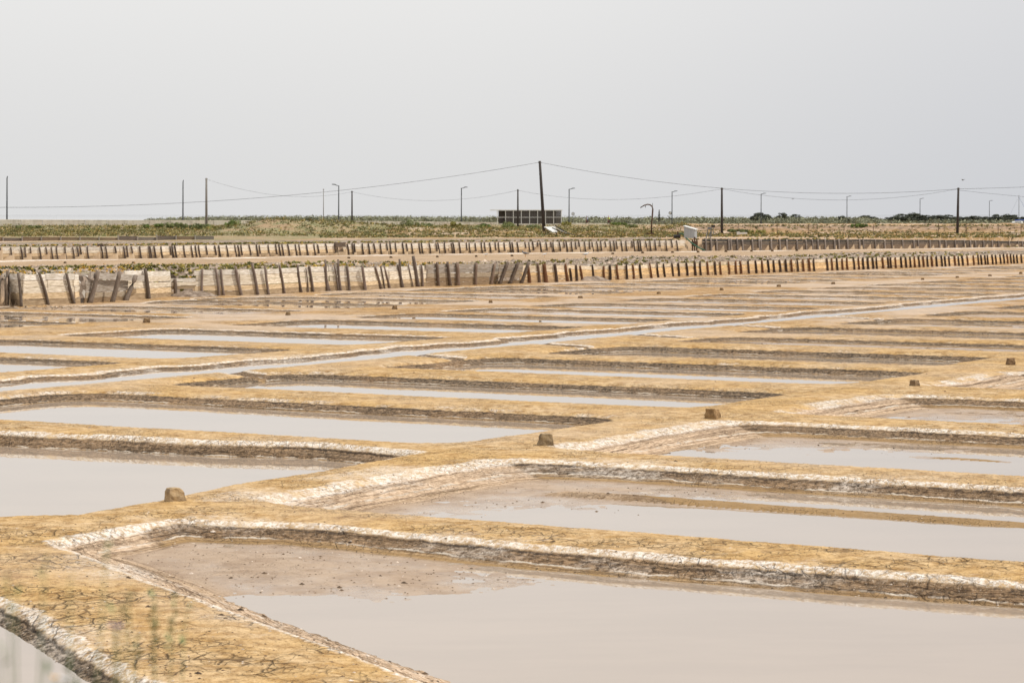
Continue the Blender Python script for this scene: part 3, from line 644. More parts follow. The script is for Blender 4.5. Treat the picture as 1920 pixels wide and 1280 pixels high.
def stone(px, py, wpx, hpx, seed, label, group, z=0.02, rz=None, col=(1, 1, 1), boxy=.75):
    p = W(px, py, z); s_ = p.y / F
    o = bpy.data.objects.new('stone_block', rock_mesh('stone_block', wpx * s_ * 1.05, wpx * s_ * .9, hpx * s_ * 1.1, seed, boxy, col)); C.objects.link(o)
    gz_ = float(terrain(np.array([p.x]), np.array([p.y]))[0][0])
    o.location = (p.x, p.y, (gz_ if abs(gz_ - z) < .3 else z) - .02); o.rotation_euler.z = rz if rz is not None else random.uniform(0, 1.5)
    return tag(o, label, 'stone', group)
G1 = 'stones along the near mud ridge'
for a in ((328, 937, 36, 27, 3, 'tan tapered stone block on the near mud ridge beside the full pan, lower left', .5, (1.15, 1.1, 1.0)),
          (1023, 832, 28, 23, 8, 'square brown stone block with a flat top where ridges meet at centre', .25, (.75, .72, .65)),
          (1336, 783, 27, 20, 5, 'pointed dark stone lump on the ridge, mirrored in the pan below it', 1.0, (.85, .72, .55)),
          (1715, 723, 17, 13, 9, 'small dark stone on the ridge, right, second farthest of its row', .8, (.6, .55, .5)),
          (1895, 684, 16, 14, 11, 'small upright stone near the right edge, farthest on its ridge', .2, (.6, .5, .42))):
    stone(a[0], a[1], a[2], a[3], a[4], a[5], G1, rz=a[6], col=a[7])
ords = ['first', 'second', 'third', 'fourth', 'fifth', 'sixth', 'seventh', 'eighth', 'ninth', 'tenth', 'eleventh', 'twelfth', 'thirteenth', 'fourteenth', 'fifteenth', 'sixteenth', 'seventeenth', 'eighteenth', 'nineteenth', 'twentieth', 'twenty-first', 'twenty-second', 'twenty-third', 'twenty-fourth', 'twenty-fifth', 'twenty-sixth']
for i, (x, yy, a, b_) in enumerate([(275, 604, 13, 9), (540, 590, 9, 7), (740, 579, 9, 8), (920, 567, 7, 6), (1088, 558, 8, 5), (1235, 550, 7, 5), (1353, 543, 7, 5), (1460, 537, 7, 5), (1562, 532, 7, 5), (1730, 524, 6, 4.5), (1795, 520, 6, 4), (1856, 517, 6, 4), (1914, 513, 6, 4.5)]):
    stone(x, yy, a, b_, 20 + i, f'small dark stone, {ords[i]} from the left on the ridge before the near plank wall', 'stones along the far mud ridge', z=.04, col=(.55, .47, .38))
for i, (x, yy) in enumerate([(122, 493), (250, 493), (654, 484), (733, 483), (820, 482), (893, 481), (960, 480), (1149, 476), (1205, 474.5), (1261, 473.5), (1309, 472.8), (1361, 471.8), (1409, 471), (1448, 470.5), (1494, 470)]):
    stone(x, yy, 5, 3.6, 50 + i, f'tiny dark stone, {ords[i]} from the left on the pale flat behind the dyke', 'stones on the second flat', z=.03, col=(.3, .26, .22))
# small clod on the floor of the second right-hand pan
stone(1809, 1018, 9, 5, 71, 'small black clod lying in the shallow water of the second pan, right', None, z=WL, col=(.12, .1, .08))
stone(1172, 1131, 7, 3.5, 72, 'tiny dark clod in the water of the nearest pan', None, z=WL - .01, col=(.15, .1, .08))
# ------------------------------------------------------------------ poles, wires and lamps
def gz_at(x, y): return float(terrain(np.array([x]), np.array([y]))[0][0])
def pole(px, Y, ytop, mt, r, label, name='utility_pole', cat='pole', lean=0, group='wooden utility poles'):
    x = at(px, Y); z0 = gz_at(x, Y) - .3; zt = zat(ytop, Y)
    rt = empty(name, (x, Y, z0), label, cat, group)
    m = WMB(); xt = x + lean * Y / F
    m.tube([(x, Y, z0), (x + (xt - x) * .5, Y, (z0 + zt) / 2), (xt, Y, zt)], [r, r * .85, r * .68], 10); m.build('shaft', mt, rt, smooth=True)
    m = WMB(); m.tube([(xt - .12, Y, zt - .22), (xt - .12, Y, zt - .10)], .05, 8); m.build('insulator', M['greypole'], rt)
    m = WMB(); m.tube([(xt + .12, Y, zt - .22), (xt + .12, Y, zt - .10)], .05, 8); m.build('insulator', M['greypole'], rt)
    return Vector((xt, Y, zt - .15))
pA = pole(387, 360, 334, M['greypole'], .20, 'grey tapering pole rising from the bushes at left')
pB = pole(660, 410, 358, M['pole'], .15, 'short dark pole behind the grassy mound, left of centre')
pC = pole(971, 372, 355, M['pole'], .15, 'dark pole standing before the slatted shelter')
pD = pole(1020.5, 292, 302, M['pole'], .21, 'tallest dark pole, leaning left, in front of the slatted shelter', lean=-8.5)
pE = pole(1353.5, 305, 352, M['pole'], .17, 'dark straight pole on the bank right of the pump shed')
pF = pole(1795, 300, 352, M['pole'], .18, 'dark pole on the bank farthest to the right', lean=2)
pT = pole(606.5, 520, 354, M['greypole'], .09, 'thin pale pole beside the street lamp left of centre', group=None)
def cable(a, b_, sag, label, n=40, r=.014):
    rt = MB(); pts = []
    for k in range(n + 1):
        u = k / n; p = a.lerp(b_, u); p = Vector(p); p.z -= sag * 4 * u * (1 - u); pts.append(p)
    rt.tube(pts, r, 5); o = rt.build('cable', M['wire']); tag(o, label, 'cable', 'overhead cables'); return o
def cz(px, py, Y): return Vector((at(px, Y), Y, zat(py, Y)))
cable(cz(-700, 352, 250), pD, 3.45, 'upper cable sagging from the left edge up to the leaning pole', 60, .018)
cable(pD, pF, 1.75, 'upper cable from the leaning pole down to the far right pole', 60, .018)
cable(pF, cz(2250, 330, 300), .25, 'upper cable leaving the rightmost pole past the right edge', 20, .018)
cable(pA, pB, 1.55, 'lower cable between the grey left pole and the short dark pole')
cable(pB, pC, 1.5, 'lower cable between the short dark pole and the shelter pole')
cable(pC, pE, 1.35, 'lower cable passing behind the tall leaning pole')
cable(pE, pF, 1.35, 'lower cable between the two dark poles on the right bank', 50)
cable(pF + Vector((0, 0, -.15)), cz(2200, 384, 300), .3, 'lower cable running down from the rightmost pole to the right edge', 20)
def lamp(px, D, ytop, arm, label):
    x = at(px, D); z0 = gz_at(x, D) - .2; zt = zat(ytop, D)
    rt = empty('street_lamp', (x, D, z0), label, 'street lamp', 'street lamps along the road')
    m = WMB(); m.tube([(x, D, z0), (x, D, z0 + 1.0), (x + .02, D, zt)], [.16, .13, .10], 8); m.build('shaft', M['lamp'], rt, smooth=True)
    m = WMB(); m.tube([(x - .12 * abs(arm), D, zt - .02), (x + .3 * arm, D, zt + .02), (x + .75 * arm, D - .2, zt + .18)], .08, 6); m.build('arm', M['lamp'], rt)
    m = WMB(); m.hexa([(x + .55 * arm, D - .32, zt + .10), (x + 1.35 * arm, D - .32, zt + .17), (x + 1.35 * arm, D - .02, zt + .22), (x + .55 * arm, D - .02, zt + .15),
                       (x + .65 * arm, D - .28, zt + .30), (x + 1.30 * arm, D - .28, zt + .32), (x + 1.30 * arm, D - .06, zt + .32), (x + .65 * arm, D - .06, zt + .30)]); m.build('lamp_head', M['lamp'], rt)
ld = ['above the concrete road wall, leftmost', 'between the leftmost lamp and the grey pole', 'just left of the short dark pole', 'left of the slatted shelter', 'just right of the slatted shelter',
      'right of the curved pipe crane', 'right of the bank pole, before the first umbrella pine', 'midway along the right bank', 'just left of the rightmost dark pole', 'farthest right, near the sailing boat']
for i, (px, D, yt, arm) in enumerate([(13, 398, 334, .12), (343, 443, 341, .12), (635, 489, 348, -1), (865, 536, 353, 1), (1067, 558, 355, 1), (1260, 620, 360, 1), (1427, 697, 364, 1), (1588, 775, 369, 1), (1725, 871, 373, 1), (1855, 996, 377, 1)]):
    lamp(px, D, yt, arm, 'grey street lamp ' + ld[i])
# ------------------------------------------------------------------ road, concrete wall
rp = [(-420, 330), (-60, 385), (13, 395), (343, 437), (635, 482), (865, 525), (1067, 552), (1260, 610), (1427, 690), (1588, 765), (1725, 860), (1900, 980)]
m = MB(); pts = [(at(a, b_), b_) for a, b_ in rp]
for (a, b_) in zip(pts[:-1], pts[1:]):
    n = 6
    for k in range(n):
        u0, u1 = k / n, (k + 1) / n; p = [a[j] + (b_[j] - a[j]) * u0 for j in (0, 1)]; r_ = [a[j] + (b_[j] - a[j]) * u1 for j in (0, 1)]
        za = float(np.interp(p[1], [380, 400, 500, 555, 620, 700, 900, 1100], [1.5, 1.75, 1.4, 1.28, .9, .1, -.6, -1.0])) + .10
        zb_ = float(np.interp(r_[1], [380, 400, 500, 555, 620, 700, 900, 1100], [1.5, 1.75, 1.4, 1.28, .9, .1, -.6, -1.0])) + .10
        m.add([(p[0], p[1] - .5, za), (r_[0], r_[1] - .5, zb_), (r_[0] - 3, r_[1] + 6, zb_), (p[0] - 3, p[1] + 6, za)], [[0, 1, 2, 3]])
tag(m.build('road', M['road']), kind='structure')
rw = empty('concrete_road_wall', (at(500, 460), 460, 1.2), 'long stained concrete wall along the road, behind the bushes', 'wall')
topz = lambda px, D: zat(float(np.interp(px, [-420, 0, 320, 700, 1150, 1285], [409, 411.5, 413, 414.5, 419, 421.5])), D)
wx = [-420, -300, -150] + list(range(0, 1300, 40))
for a, b_ in zip(wx[:-1], wx[1:]):
    Da = float(np.interp(a, [r[0] for r in rp], [r[1] for r in rp])) - 5; Db = float(np.interp(b_, [r[0] for r in rp], [r[1] for r in rp])) - 5
    pa, pb = (at(a, Da), Da), (at(b_, Db), Db); za, zb_ = topz(a, Da), topz(b_, Db); g_ = .03; v = random.uniform(.88, 1.08)
    if a < 310 : v *= .92
    m = WMB(); m.hexa([(pa[0] + g_, pa[1], za - 2.2), (pb[0] - g_, pb[1], zb_ - 2.2), (pb[0] - g_, pb[1] + .2, zb_ - 2.2), (pa[0] + g_, pa[1] + .2, za - 2.2), (pa[0] + g_, pa[1], za - .12), (pb[0] - g_, pb[1], zb_ - .12), (pb[0] - g_, pb[1] + .2, zb_ - .12), (pa[0] + g_, pa[1] + .2, za - .12)], (v, v, v))
    m.build('wall_panel', M['concrete'], rw)
    m = WMB(); m.hexa([(pa[0], pa[1] - .06, za - .12), (pb[0], pb[1] - .06, zb_ - .12), (pb[0], pb[1] + .26, zb_ - .12), (pa[0], pa[1] + .26, za - .12), (pa[0], pa[1] - .06, za), (pb[0], pb[1] - .06, zb_), (pb[0], pb[1] + .26, zb_), (pa[0], pa[1] + .26, za)], (1.2, 1.2, 1.2))
    m.build('coping', M['concrete'], rw)
# ------------------------------------------------------------------ slatted shelter
D = 470; sx = lambda px: at(px, D); zt, zb0 = zat(393.5, D), zat(420.5, D)
sh = empty('slatted_shelter', (sx(992), D, zb0), 'white framed flat roofed shelter with dark vertical slat walls beside the road', 'shelter')
m = WMB(); m.box((sx(986.5), D + 2.2, zt - .06), (sx(1053.5) - sx(918), 5.4, .16)); m.build('roof', M['white'], sh)
posts_ = [932, 947.5, 962.5, 977.5, 993, 1008, 1023, 1038, 1052.5]
for px in [932.5, 948] + posts_[2:]:
    m = WMB(); m.box((sx(px), D - .3, (zt + zb0) / 2 - .15), (.12, .12, zt - zb0)); m.build('post', M['white'], sh)
for px in (936.5, 942.5, 945.5):
    m = WMB(); m.box((sx(px), D + 2.2, (zt + zb0) / 2 - .15), (.09, .1, zt - zb0)); m.build('post', M['white'], sh)
m = WMB(); m.box((sx(992.5), D - .33, (zt + zb0) / 2 - .05), (sx(1052.5) - sx(932), .06, .09)); m.build('rail', M['white'], sh)
m = WMB(); m.box((sx(1000), D - .33, zb0 - .05), (sx(1052.5) - sx(948), .06, .10)); m.build('rail', M['white'], sh)
for a, b_ in zip(posts_[1:-1], posts_[2:]):
    m = WMB(); x0, x1 = sx(a) + .06, sx(b_) - .06; n = 14; wd_ = (x1 - x0) / n
    for k in range(n): m.box((x0 + wd_ * (k + .5), D - .15, (zt + zb0) / 2), (wd_ * .93, .03, zt - zb0 - .25))
    m.build('slat_panel', M['slat'], sh)
m = WMB(); m.box((sx(940), D + 1.5, (zt + zb0) / 2), (sx(947) - sx(936), .05, zt - zb0 - .25)); m.build('slat_panel', M['slat'], sh)
m = WMB(); m.box((sx(992), D + 4.6, (zt + zb0) / 2), (sx(1052) - sx(948), .05, zt - zb0 - .25)); m.build('slat_panel', M['slat'], sh)
# ------------------------------------------------------------------ things on the far bank
def zsurf(px, py, z0=1.1):               # bank points
    return W(px, py, z0)
# loading ramp with belt
p = W(1042, 441, 1.15); D = p.y
rmp = empty('loading_ramp', p, 'tilted pale timber ramp on trestle legs below the leaning pole', 'ramp')
q_ = lambda px, py, dy=0: (at(px, D + dy), D + dy, zat(py, D + dy))
m = WMB(); m.hexa([q_(1020, 426.5), q_(1036, 436), q_(1045, 436, 2.2), q_(1041, 425.5, 2.2), q_(1020, 425), q_(1036, 434.5), q_(1045, 434.5, 2.2), q_(1041, 424, 2.2)]); m.build('deck', M['roofs'], rmp)
for a, b_ in (((1023, 427), (1031, 440)), ((1022, 428), (1023, 440)), ((1042, 434), (1045, 440.5))):
    m = WMB(); m.tube([q_(*a), q_(*b_)], .05, 6); m.build('leg', M['rust'], rmp)
for k, dx in enumerate((0, 3, 5.5)):
    m = MB(); m.tube([cz(1035 + dx, 427 - k * 2.2, D), cz(1050 + dx, 434 - k, D), cz(1066 + dx, 440, D), cz(1092 - 3 * k, 441.6, D)], .07 if k != 1 else .05, 6)
    tag(m.build('hose', M['black' if k != 1 else 'white']), ['black hose curving down from the timber ramp, nearest', 'pale pipe between two black hoses on the timber ramp', 'black hose curving down from the timber ramp, uppermost'][k], 'hose', 'hoses on the ramp')
# pipe crane
D = 265; cr = empty('pipe_crane', (at(1222, D), D, zat(437.5, D)), 'curved goose-neck pipe crane standing on the flat right of the shelter', 'crane')
m = WMB(); pts = [cz(x_, y_, D) for x_, y_ in ((1221.5, 438), (1221.8, 420), (1223.5, 400), (1224, 392), (1222.5, 387), (1219, 384), (1214, 383.3), (1208, 385), (1200.5, 389.5))]
m.tube(pts, [.085, .08, .085, .08, .075, .07, .065, .06, .05], 8); m.build('bent_pipe', M['rust'], cr, smooth=True)
m = WMB(); m.tube([cz(1223.5, 381, D), cz(1223.5, 398, D)], .03, 6); m.build('mast', M['steel'], cr)
m = WMB(); m.tube([cz(1210, 384.5, D), cz(1210.3, 389.5, D)], .035, 6); m.build('hook', M['steel'], cr)
m = WMB(); m.box(cz(1219, 438, D), (.9, .8, .12)); m.build('base_plate', M['rust'], cr)
# sheet metal shed
D = 243; s0 = empty('pump_shed', (at(1293, D), D, zat(449, D)), 'small grey corrugated metal pump shed with a sloping pale roof', 'shed')
def P3(px, py, dy=0): return (at(px, D), D + dy, zat(py, D))
m = WMB()
a = [P3(1282.5, 446), P3(1302, 447), (at(1302, D) + .35, D + 1.3, zat(447, D)), (at(1282.5, D) + .35, D + 1.3, zat(446, D)), P3(1282.5, 424.5), P3(1302, 431), (at(1302, D) + .35, D + 1.3, zat(430.4, D)), (at(1282.5, D) + .35, D + 1.3, zat(424, D))]
m.hexa(a); m.build('wall', M['sheet'], s0)
m = WMB(); o_ = Vector((0, 0, .01)); th = Vector((0, 0, .06))
r0 = [Vector(a[4]) + Vector((-.08, -.08, .01)), Vector(a[5]) + Vector((.10, -.08, -.01)), Vector(a[6]) + Vector((.10, .08, -.01)), Vector(a[7]) + Vector((-.08, .08, .01))]
m.hexa(r0 + [v + th for v in r0]); m.build('roof', M['roofs'], s0)
# sluice gate timbers and hose at the wall junction
sg = empty('sluice_gate', b2(1302), 'dark timber sluice gate posts where pale and dark walls meet', 'sluice')
for dx, hh in ((0, 1.35), (4, 1.15), (-4, 1.1)):
    p = b2(1302 + dx); m = WMB(); m.box((p.x, p.y - .3, hh / 2 - .1), (.13, .14, hh + .2), 0); m.build('post', M['rust'], sg)
p = b2(1302); m = WMB(); m.box((p.x, p.y - .36, .7), (.6, .06, .5)); m.build('gate_board', M['rust'], sg)
p = b2(1306)
m = MB(); m.tube([Vector((p.x - 1.0, p.y - .2, 1.25)), Vector((p.x - .5, p.y - .6, .75)), Vector((p.x + .1, p.y - .8, .35)), Vector((p.x + .7, p.y - 1.0, .06))], .07, 7)
tag(m.build('hose', M['green']), 'green hose hanging over the plank wall at the sluice gate', 'hose')
D = 246; m = MB(); m.tube([cz(1271, 437.5, D), cz(1279, 438, D), cz(1284, 442, D), cz(1287, 450, D)], .07, 7)
tag(m.build('hose', M['green']), 'green hose arching beside the metal pump shed', 'hose')
pm = empty('pump', (at(1272, D), D, zat(446, D)), 'dark rusty pump on legs left of the metal shed', 'pump')
m = WMB(); m.tube([cz(1263, 443, D), cz(1276, 442.5, D)], .16, 10); m.build('motor', M['black'], pm)
m = WMB(); m.tube([cz(1271, 434, D), cz(1271, 446, D)], .09, 8); m.build('standpipe', M['rust'], pm)
m = WMB(); m.tube([cz(1262, 446.5, D), cz(1276, 446.5, D)], .08, 6); m.build('base_frame', M['rust'], pm)
for k, yy in enumerate((450.3, 451.5)):
    m = MB(); m.tube([cz(1200 + 8 * k, yy, 240), cz(1235, yy - .2, 240), cz(1262 + 5 * k, yy - 1.6 + k, 240)], .06, 6)
    tag(m.build('hose', M['black']), ['thin black hose lying behind the wall left of the shed, upper one', 'thin black hose lying behind the wall left of the shed, lower one'][k], 'hose', 'hoses lying on the flat')
# winch frame
D = 250; wf = empty('winch_frame', (at(1330, D), D, zat(447, D)), 'tapering steel winch frame with a box on top right of the shed', 'frame')
for a, b_ in (((1328, 426), (1324, 446.5)), ((1334, 426.5), (1332.5, 446.5)), ((1334.5, 427), (1329, 446))):
    m = WMB(); m.tube([cz(*a, D), cz(*b_, D)], .045, 6); m.build('leg', M['steel'], wf)
m = WMB(); m.box(cz(1330.5, 428, D), (.42, .3, .18)); m.build('winch_box', M['steel'], wf)
m = WMB(); m.tube([cz(1325, 441, D), cz(1333, 441, D)], .03, 6); m.build('crossbar', M['steel'], wf)
D = 275; ds = empty('meter_box', (at(1337, D), D, zat(438, D)), 'dark box on a thin post behind the winch frame', 'box')
m = WMB(); m.box(cz(1337, 424, D), (.42, .25, .24)); m.build('box', M['black'], ds)
m = WMB(); m.tube([cz(1337.3, 426, D), cz(1337.3, 439, D)], .04, 6); m.build('post', M['steel'], ds)
D = 290; m = MB(); m.box(cz(1393, 437.3, D), (.95, .5, .22)); m.box(cz(1384, 437, D), (.3, .4, .34)); tag(m.build('white_trough', M['white']), 'small white trough lying on the bank by the fence', 'trough')
# wire fence on the right bank
fe = empty('wire_fence', (at(1600, 300), 300, 1.2), 'thin wire fence with slender rusty posts on the right bank', 'fence')
fps = [(1384, 419, 296), (1457, 418, 300), (1515.5, 421, 300), (1582.5, 419, 298), (1637.5, 421, 298), (1710, 423, 298), (1759.5, 418, 298), (1811.5, 419, 298), (1871.5, 424, 296), (1914.5, 420, 296), (1975, 420, 296)]
tp = []
for px, yt, D in fps:
    x = at(px, D); z0 = gz_at(x, D) - .2; zt = zat(yt, D); m = WMB(); m.tube([(x, D, z0), (x, D, zt)], .035, 6); m.build('post', M['rust'], fe); tp.append(Vector((x, D, zt - .05)))
for k in range(3):
    m = WMB()
    for a, b_ in zip(tp[:-1], tp[1:]): m.tube([a - Vector((0, 0, .35 * k)), b_ - Vector((0, 0, .35 * k))], .006, 4)
    m.build('wire', M['wire'], fe)
# road signs
def sign(px, D, yc, face, label, bar=False):
    x = at(px, D); z0 = gz_at(x, D) - .2; zc = zat(yc, D); rt = empty('road_sign', (x, D, z0), label, 'road sign', 'round road signs')
    m = WMB(); m.tube([(x, D, z0), (x, D, zc + .2)], .04, 6); m.build('post', M['steel'], rt)
    m = WMB(); m.tube([(x, D - .07, zc), (x, D - .04, zc)], .38, 20); m.build('rim', M[face], rt)
    m = WMB(); m.tube([(x, D - .08, zc), (x, D - .072, zc)], .29, 20); pl = m.build('plate', M['white'], rt)
    m = WMB()
    if bar: m.box((x, D - .095, zc), (.62, .02, .08), 0, ry=R(45))
    else: m.box((x, D - .095, zc), (.10, .02, .40))
    m.build('mark', M['black'], rt)
sign(1074.5, 560, 401, 'steel', 'round road sign on a post right of the shelter lamp')
sign(1256.5, 600, 399.5, 'black', 'round sign with a diagonal bar by the lamp right of the crane', True)
m = MB(); D = 560; m.box(cz(1236, 415.5, D), (2.8, .6, .18)); m.box(cz(1228, 418, D), (.12, .5, .5)); m.box(cz(1243, 418, D), (.12, .5, .5)); tag(m.build('bench', M['greypole']), 'grey roadside bench below the slim dark sapling', 'bench')
# sailing boat ashore
D = 640; bt = empty('sailing_boat', (at(1908, D), D, zat(424, D)), 'white sailing boat with a tall mast at the right edge', 'boat')
m = WMB(); x0, x1 = at(1886, D), at(1935, D); zk, zd = zat(424, D), zat(418, D)
st_ = [(0, .1, .0), (.15, .9, .3), (.5, 1.2, 1), (.85, 1.1, .9), (1, .9, .6)]; vs_ = []
for u, hw_, dp in st_:
    x = x0 + (x1 - x0) * u; vs_ += [(x, D - hw_, zd + .1 * (1 - u)), (x, D - hw_ * .7, zd - (zd - zk) * dp * .6), (x, D, zd - (zd - zk) * dp), (x, D + hw_ * .7, zd - (zd - zk) * dp * .6), (x, D + hw_, zd + .1 * (1 - u))]
fs_ = [[i * 5 + j, i * 5 + j + 1, (i + 1) * 5 + j + 1, (i + 1) * 5 + j] for i in range(4) for j in range(4)] + [[i * 5 + 4, i * 5, (i + 1) * 5, (i + 1) * 5 + 4] for i in range(4)] + [[0, 4, 3, 2, 1], [20, 21, 22, 23, 24]]
m.add(vs_, fs_); m.build('hull', M['white'], bt)
m = WMB(); m.hexa([(at(1896, D), D - .6, zd), (at(1918, D), D - .7, zd), (at(1918, D), D + .7, zd), (at(1896, D), D + .6, zd), (at(1900, D), D - .45, zd + .45), (at(1916, D), D - .5, zd + .5), (at(1916, D), D + .5, zd + .5), (at(1900, D), D + .45, zd + .45)]); cb = m.build('cabin', M['white'], bt)
m = WMB(); m.box((at(1908, D), D - .63, zd + .22), (1.6, .08, .16)); m.build('window', M['glass'], bt)
m = WMB(); m.tube([(at(1910.5, D), D, zd), (at(1910.5, D), D, zat(366, D))], [.09, .06], 8); m.build('mast', M['steel'], bt)
m = WMB(); m.tube([(at(1910.5, D), D, zat(370, D)), (at(1935, D), D, zd + .5)], .03, 5); m.build('stay', M['blue'], bt)
m = WMB(); m.tube([(at(1910.5, D), D, zat(368, D)), (at(1888, D), D, zd + .4)], .012, 5); m.build('stay', M['wire'], bt)
m = WMB(); m.tube([(at(1903, D), D, zat(413.5, D)), (at(1911, D), D, zat(412.5, D)), (at(1930, D), D, zat(413, D))], .17, 8); m.build('furled_sail', M['blue'], bt)
# ------------------------------------------------------------------ people
def skinned(name, joints, edges, mt, parent=None):
    me_ = bpy.data.meshes.new(name); me_.from_pydata([j[0] for j in joints], edges, []); o = bpy.data.objects.new(name, me_); C.objects.link(o)
    o.modifiers.new('skin', 'SKIN'); o.modifiers.new('sub', 'SUBSURF').levels = 1
    for i, j in enumerate(joints): me_.skin_vertices[0].data[i].radius = (j[1], j[1])
    me_.skin_vertices[0].data[0].use_root = True
    me_.materials.append(mt)
    if parent: o.parent = parent
    return o
def figure(loc, label, pose, rz, shirt, legs, bike=False, cap=None, group=None):
    rt = empty('person', loc, label, 'person', group, rz)
    z = .35 if bike else 0
    if pose == 'stand':
        J = [((0, 0, .92), .13), ((0, 0, 1.15), .14), ((0, 0, 1.38), .15), ((0, 0, 1.5), .055), ((0, .01, 1.62), .095), ((0, .01, 1.70), .08),
             ((.19, 0, 1.40), .06), ((.25, .02, 1.14), .045), ((.22, -.12, .95), .035), ((.20, -.15, .88), .035), ((-.19, 0, 1.40), .06), ((-.26, .02, 1.14), .045), ((-.22, -.12, .95), .035), ((-.20, -.15, .88), .035),
             ((.10, 0, .86), .10), ((.11, -.02, .48), .065), ((.11, .03, .08), .045), ((.12, -.12, .04), .04), ((-.10, 0, .86), .10), ((-.12, .02, .48), .065), ((-.13, .06, .08), .045), ((-.13, -.09, .04), .04)]
    else:
        J = [((0, .25, .95), .13), ((0, .08, 1.15), .14), ((0, -.12, 1.36), .15), ((0, -.22, 1.48), .055), ((0, -.28, 1.58), .095), ((0, -.27, 1.66), .085),
             ((.19, -.12, 1.36), .06), ((.22, -.32, 1.14), .045), ((.20, -.50, 1.04), .035), ((.20, -.56, 1.03), .035), ((-.19, -.12, 1.36), .06), ((-.22, -.32, 1.14), .045), ((-.20, -.50, 1.04), .035), ((-.20, -.56, 1.03), .035),
             ((.10, .2, .90), .10), ((.12, -.18, .66), .065), ((.12, .02, .30), .045), ((.12, -.10, .26), .04), ((-.10, .2, .90), .10), ((-.12, -.08, .52), .065), ((-.12, .1, .16), .045), ((-.12, -.04, .10), .04)]
    Ed = [(0, 1), (1, 2), (2, 3), (3, 4), (4, 5), (2, 6), (6, 7), (7, 8), (8, 9), (2, 10), (10, 11), (11, 12), (12, 13), (0, 14), (14, 15), (15, 16), (16, 17), (0, 18), (18, 19), (19, 20), (20, 21)]
    JB = [(p_, r_ * (.72 if i in (0, 1, 2, 14, 18) else (1.3 if i in (4, 5) else 1))) for i, (p_, r_) in enumerate(J)]
    nk = Vector(J[3][0]).lerp(Vector(J[4][0]), .55); JB.append((tuple(nk), .05)); JB.append((tuple(Vector(J[4][0]) + Vector((0, -.075, -.01))), .03))   # throat, nose
    for sg, hi in ((1, 9), (-1, 13)):                      # thumb and fingers as short chains from the palm
        h_ = Vector(J[hi][0]); wv_ = (h_ - Vector(J[hi - 1][0])).normalized()
        for q_ in range(5):
            off = Vector((sg * (.022 - .013 * q_), -.012 if q_ == 0 else 0, 0)); JB.append((tuple(h_ + off + wv_ * (.045 if q_ == 0 else .075 - .006 * abs(q_ - 2)) + Vector((0, 0, -.02))), .009))
    Eb = [e for e in Ed if e != (3, 4)] + [(3, 22), (22, 4), (4, 23)] + [(9, 24 + k) for k in range(5)] + [(13, 29 + k) for k in range(5)]
    skinned('body', JB, Eb, M['skin'], rt)
    up = [((J[i][0]), J[i][1] + (.045 if i < 3 else .022)) for i in (0, 1, 2, 6, 7, 10, 11)]
    skinned('shirt', up, [(0, 1), (1, 2), (2, 3), (3, 4), (2, 5), (5, 6)], shirt, rt)
    lo = [((J[i][0]), J[i][1] + (.03 if i else .0)) for i in (0, 14, 15, 16, 18, 19, 20)]
    skinned('trousers', lo, [(0, 1), (1, 2), (2, 3), (0, 4), (4, 5), (5, 6)], legs, rt)
    m = MB(); hc = Vector(J[5][0]) + Vector((0, .02, .02)); m.tube([hc - Vector((0, 0, .05)), hc + Vector((0, 0, .02)), hc + Vector((0, 0, .08))], [.105, .10, .04], 10); m.build('helmet' if bike else 'hair', cap or M['navy'], rt, smooth=True)
    return rt
def bicycle(loc, rz, label, frame):
    rt = empty('bicycle', loc, label, 'bicycle', 'bicycles on the road', rz)
    for yc, nm in ((-.52, 'wheel'), (.52, 'wheel')):
        m = MB(); pts = [(0, yc + .33 * cos(a), .34 + .33 * sin(a)) for a in np.linspace(0, 2 * pi, 21)]; m.tube(pts, .022, 6, caps=False)
        for k in range(6):
            a = k * pi / 6; m.tube([(0, yc + .32 * cos(a), .34 + .32 * sin(a)), (0, yc - .32 * cos(a), .34 - .32 * sin(a))], .004, 4)
        m.build(nm, M['black'], rt)
    m = MB()
    for a, b_ in (((0, .52, .34), (0, .1, .30)), ((0, .1, .30), (0, .2, .85)), ((0, .2, .82), (0, .52, .34)), ((0, .2, .80), (0, -.38, .86)), ((0, .1, .30), (0, -.36, .80)), ((0, -.38, .92), (0, -.52, .34))): m.tube([a, b_], .02, 6)
    m.build('frame', frame, rt)
    m = MB(); m.tube([(-.25, -.45, 1.0), (0, -.38, .98), (.25, -.45, 1.0)], .018, 6); m.build('handlebar', M['black'], rt)
    m = MB(); m.box((0, .22, .90), (.14, .26, .06)); m.build('saddle', M['black'], rt)
ROADZ = lambda y_: float(np.interp(y_, [380, 400, 500, 555, 620, 700, 900, 1100], [1.5, 1.75, 1.4, 1.28, .9, .1, -.6, -1.0])) + .10
for px, D, sh_, cp, lb, lb2 in ((1101, 545, M['lblue'], M['navy'], 'cyclist in a light blue shirt and dark helmet riding beyond the road wall', 'bicycle ridden by the cyclist in light blue'),
                           (1142, 548, M['hiviz'], M['red'], 'cyclist in a bright yellow vest and red helmet riding beyond the road wall', 'bicycle ridden by the cyclist in the yellow vest')):
    D = D - 5; x = at(px, D + 8); zr = ROADZ(D + 8)
    bicycle((x, D + 8, zr), R(-35), lb2, M['red']); figure((x, D + 8, zr), lb, 'ride', R(-35), sh_, M['navy'], True, cp)
D = 780; figure((at(1671.5, D), D, gz_at(at(1671.5, D), D)), 'person in dark clothes standing on the far bank before the pines', 'stand', R(20), M['navy'], M['navy'], cap=M['black'])
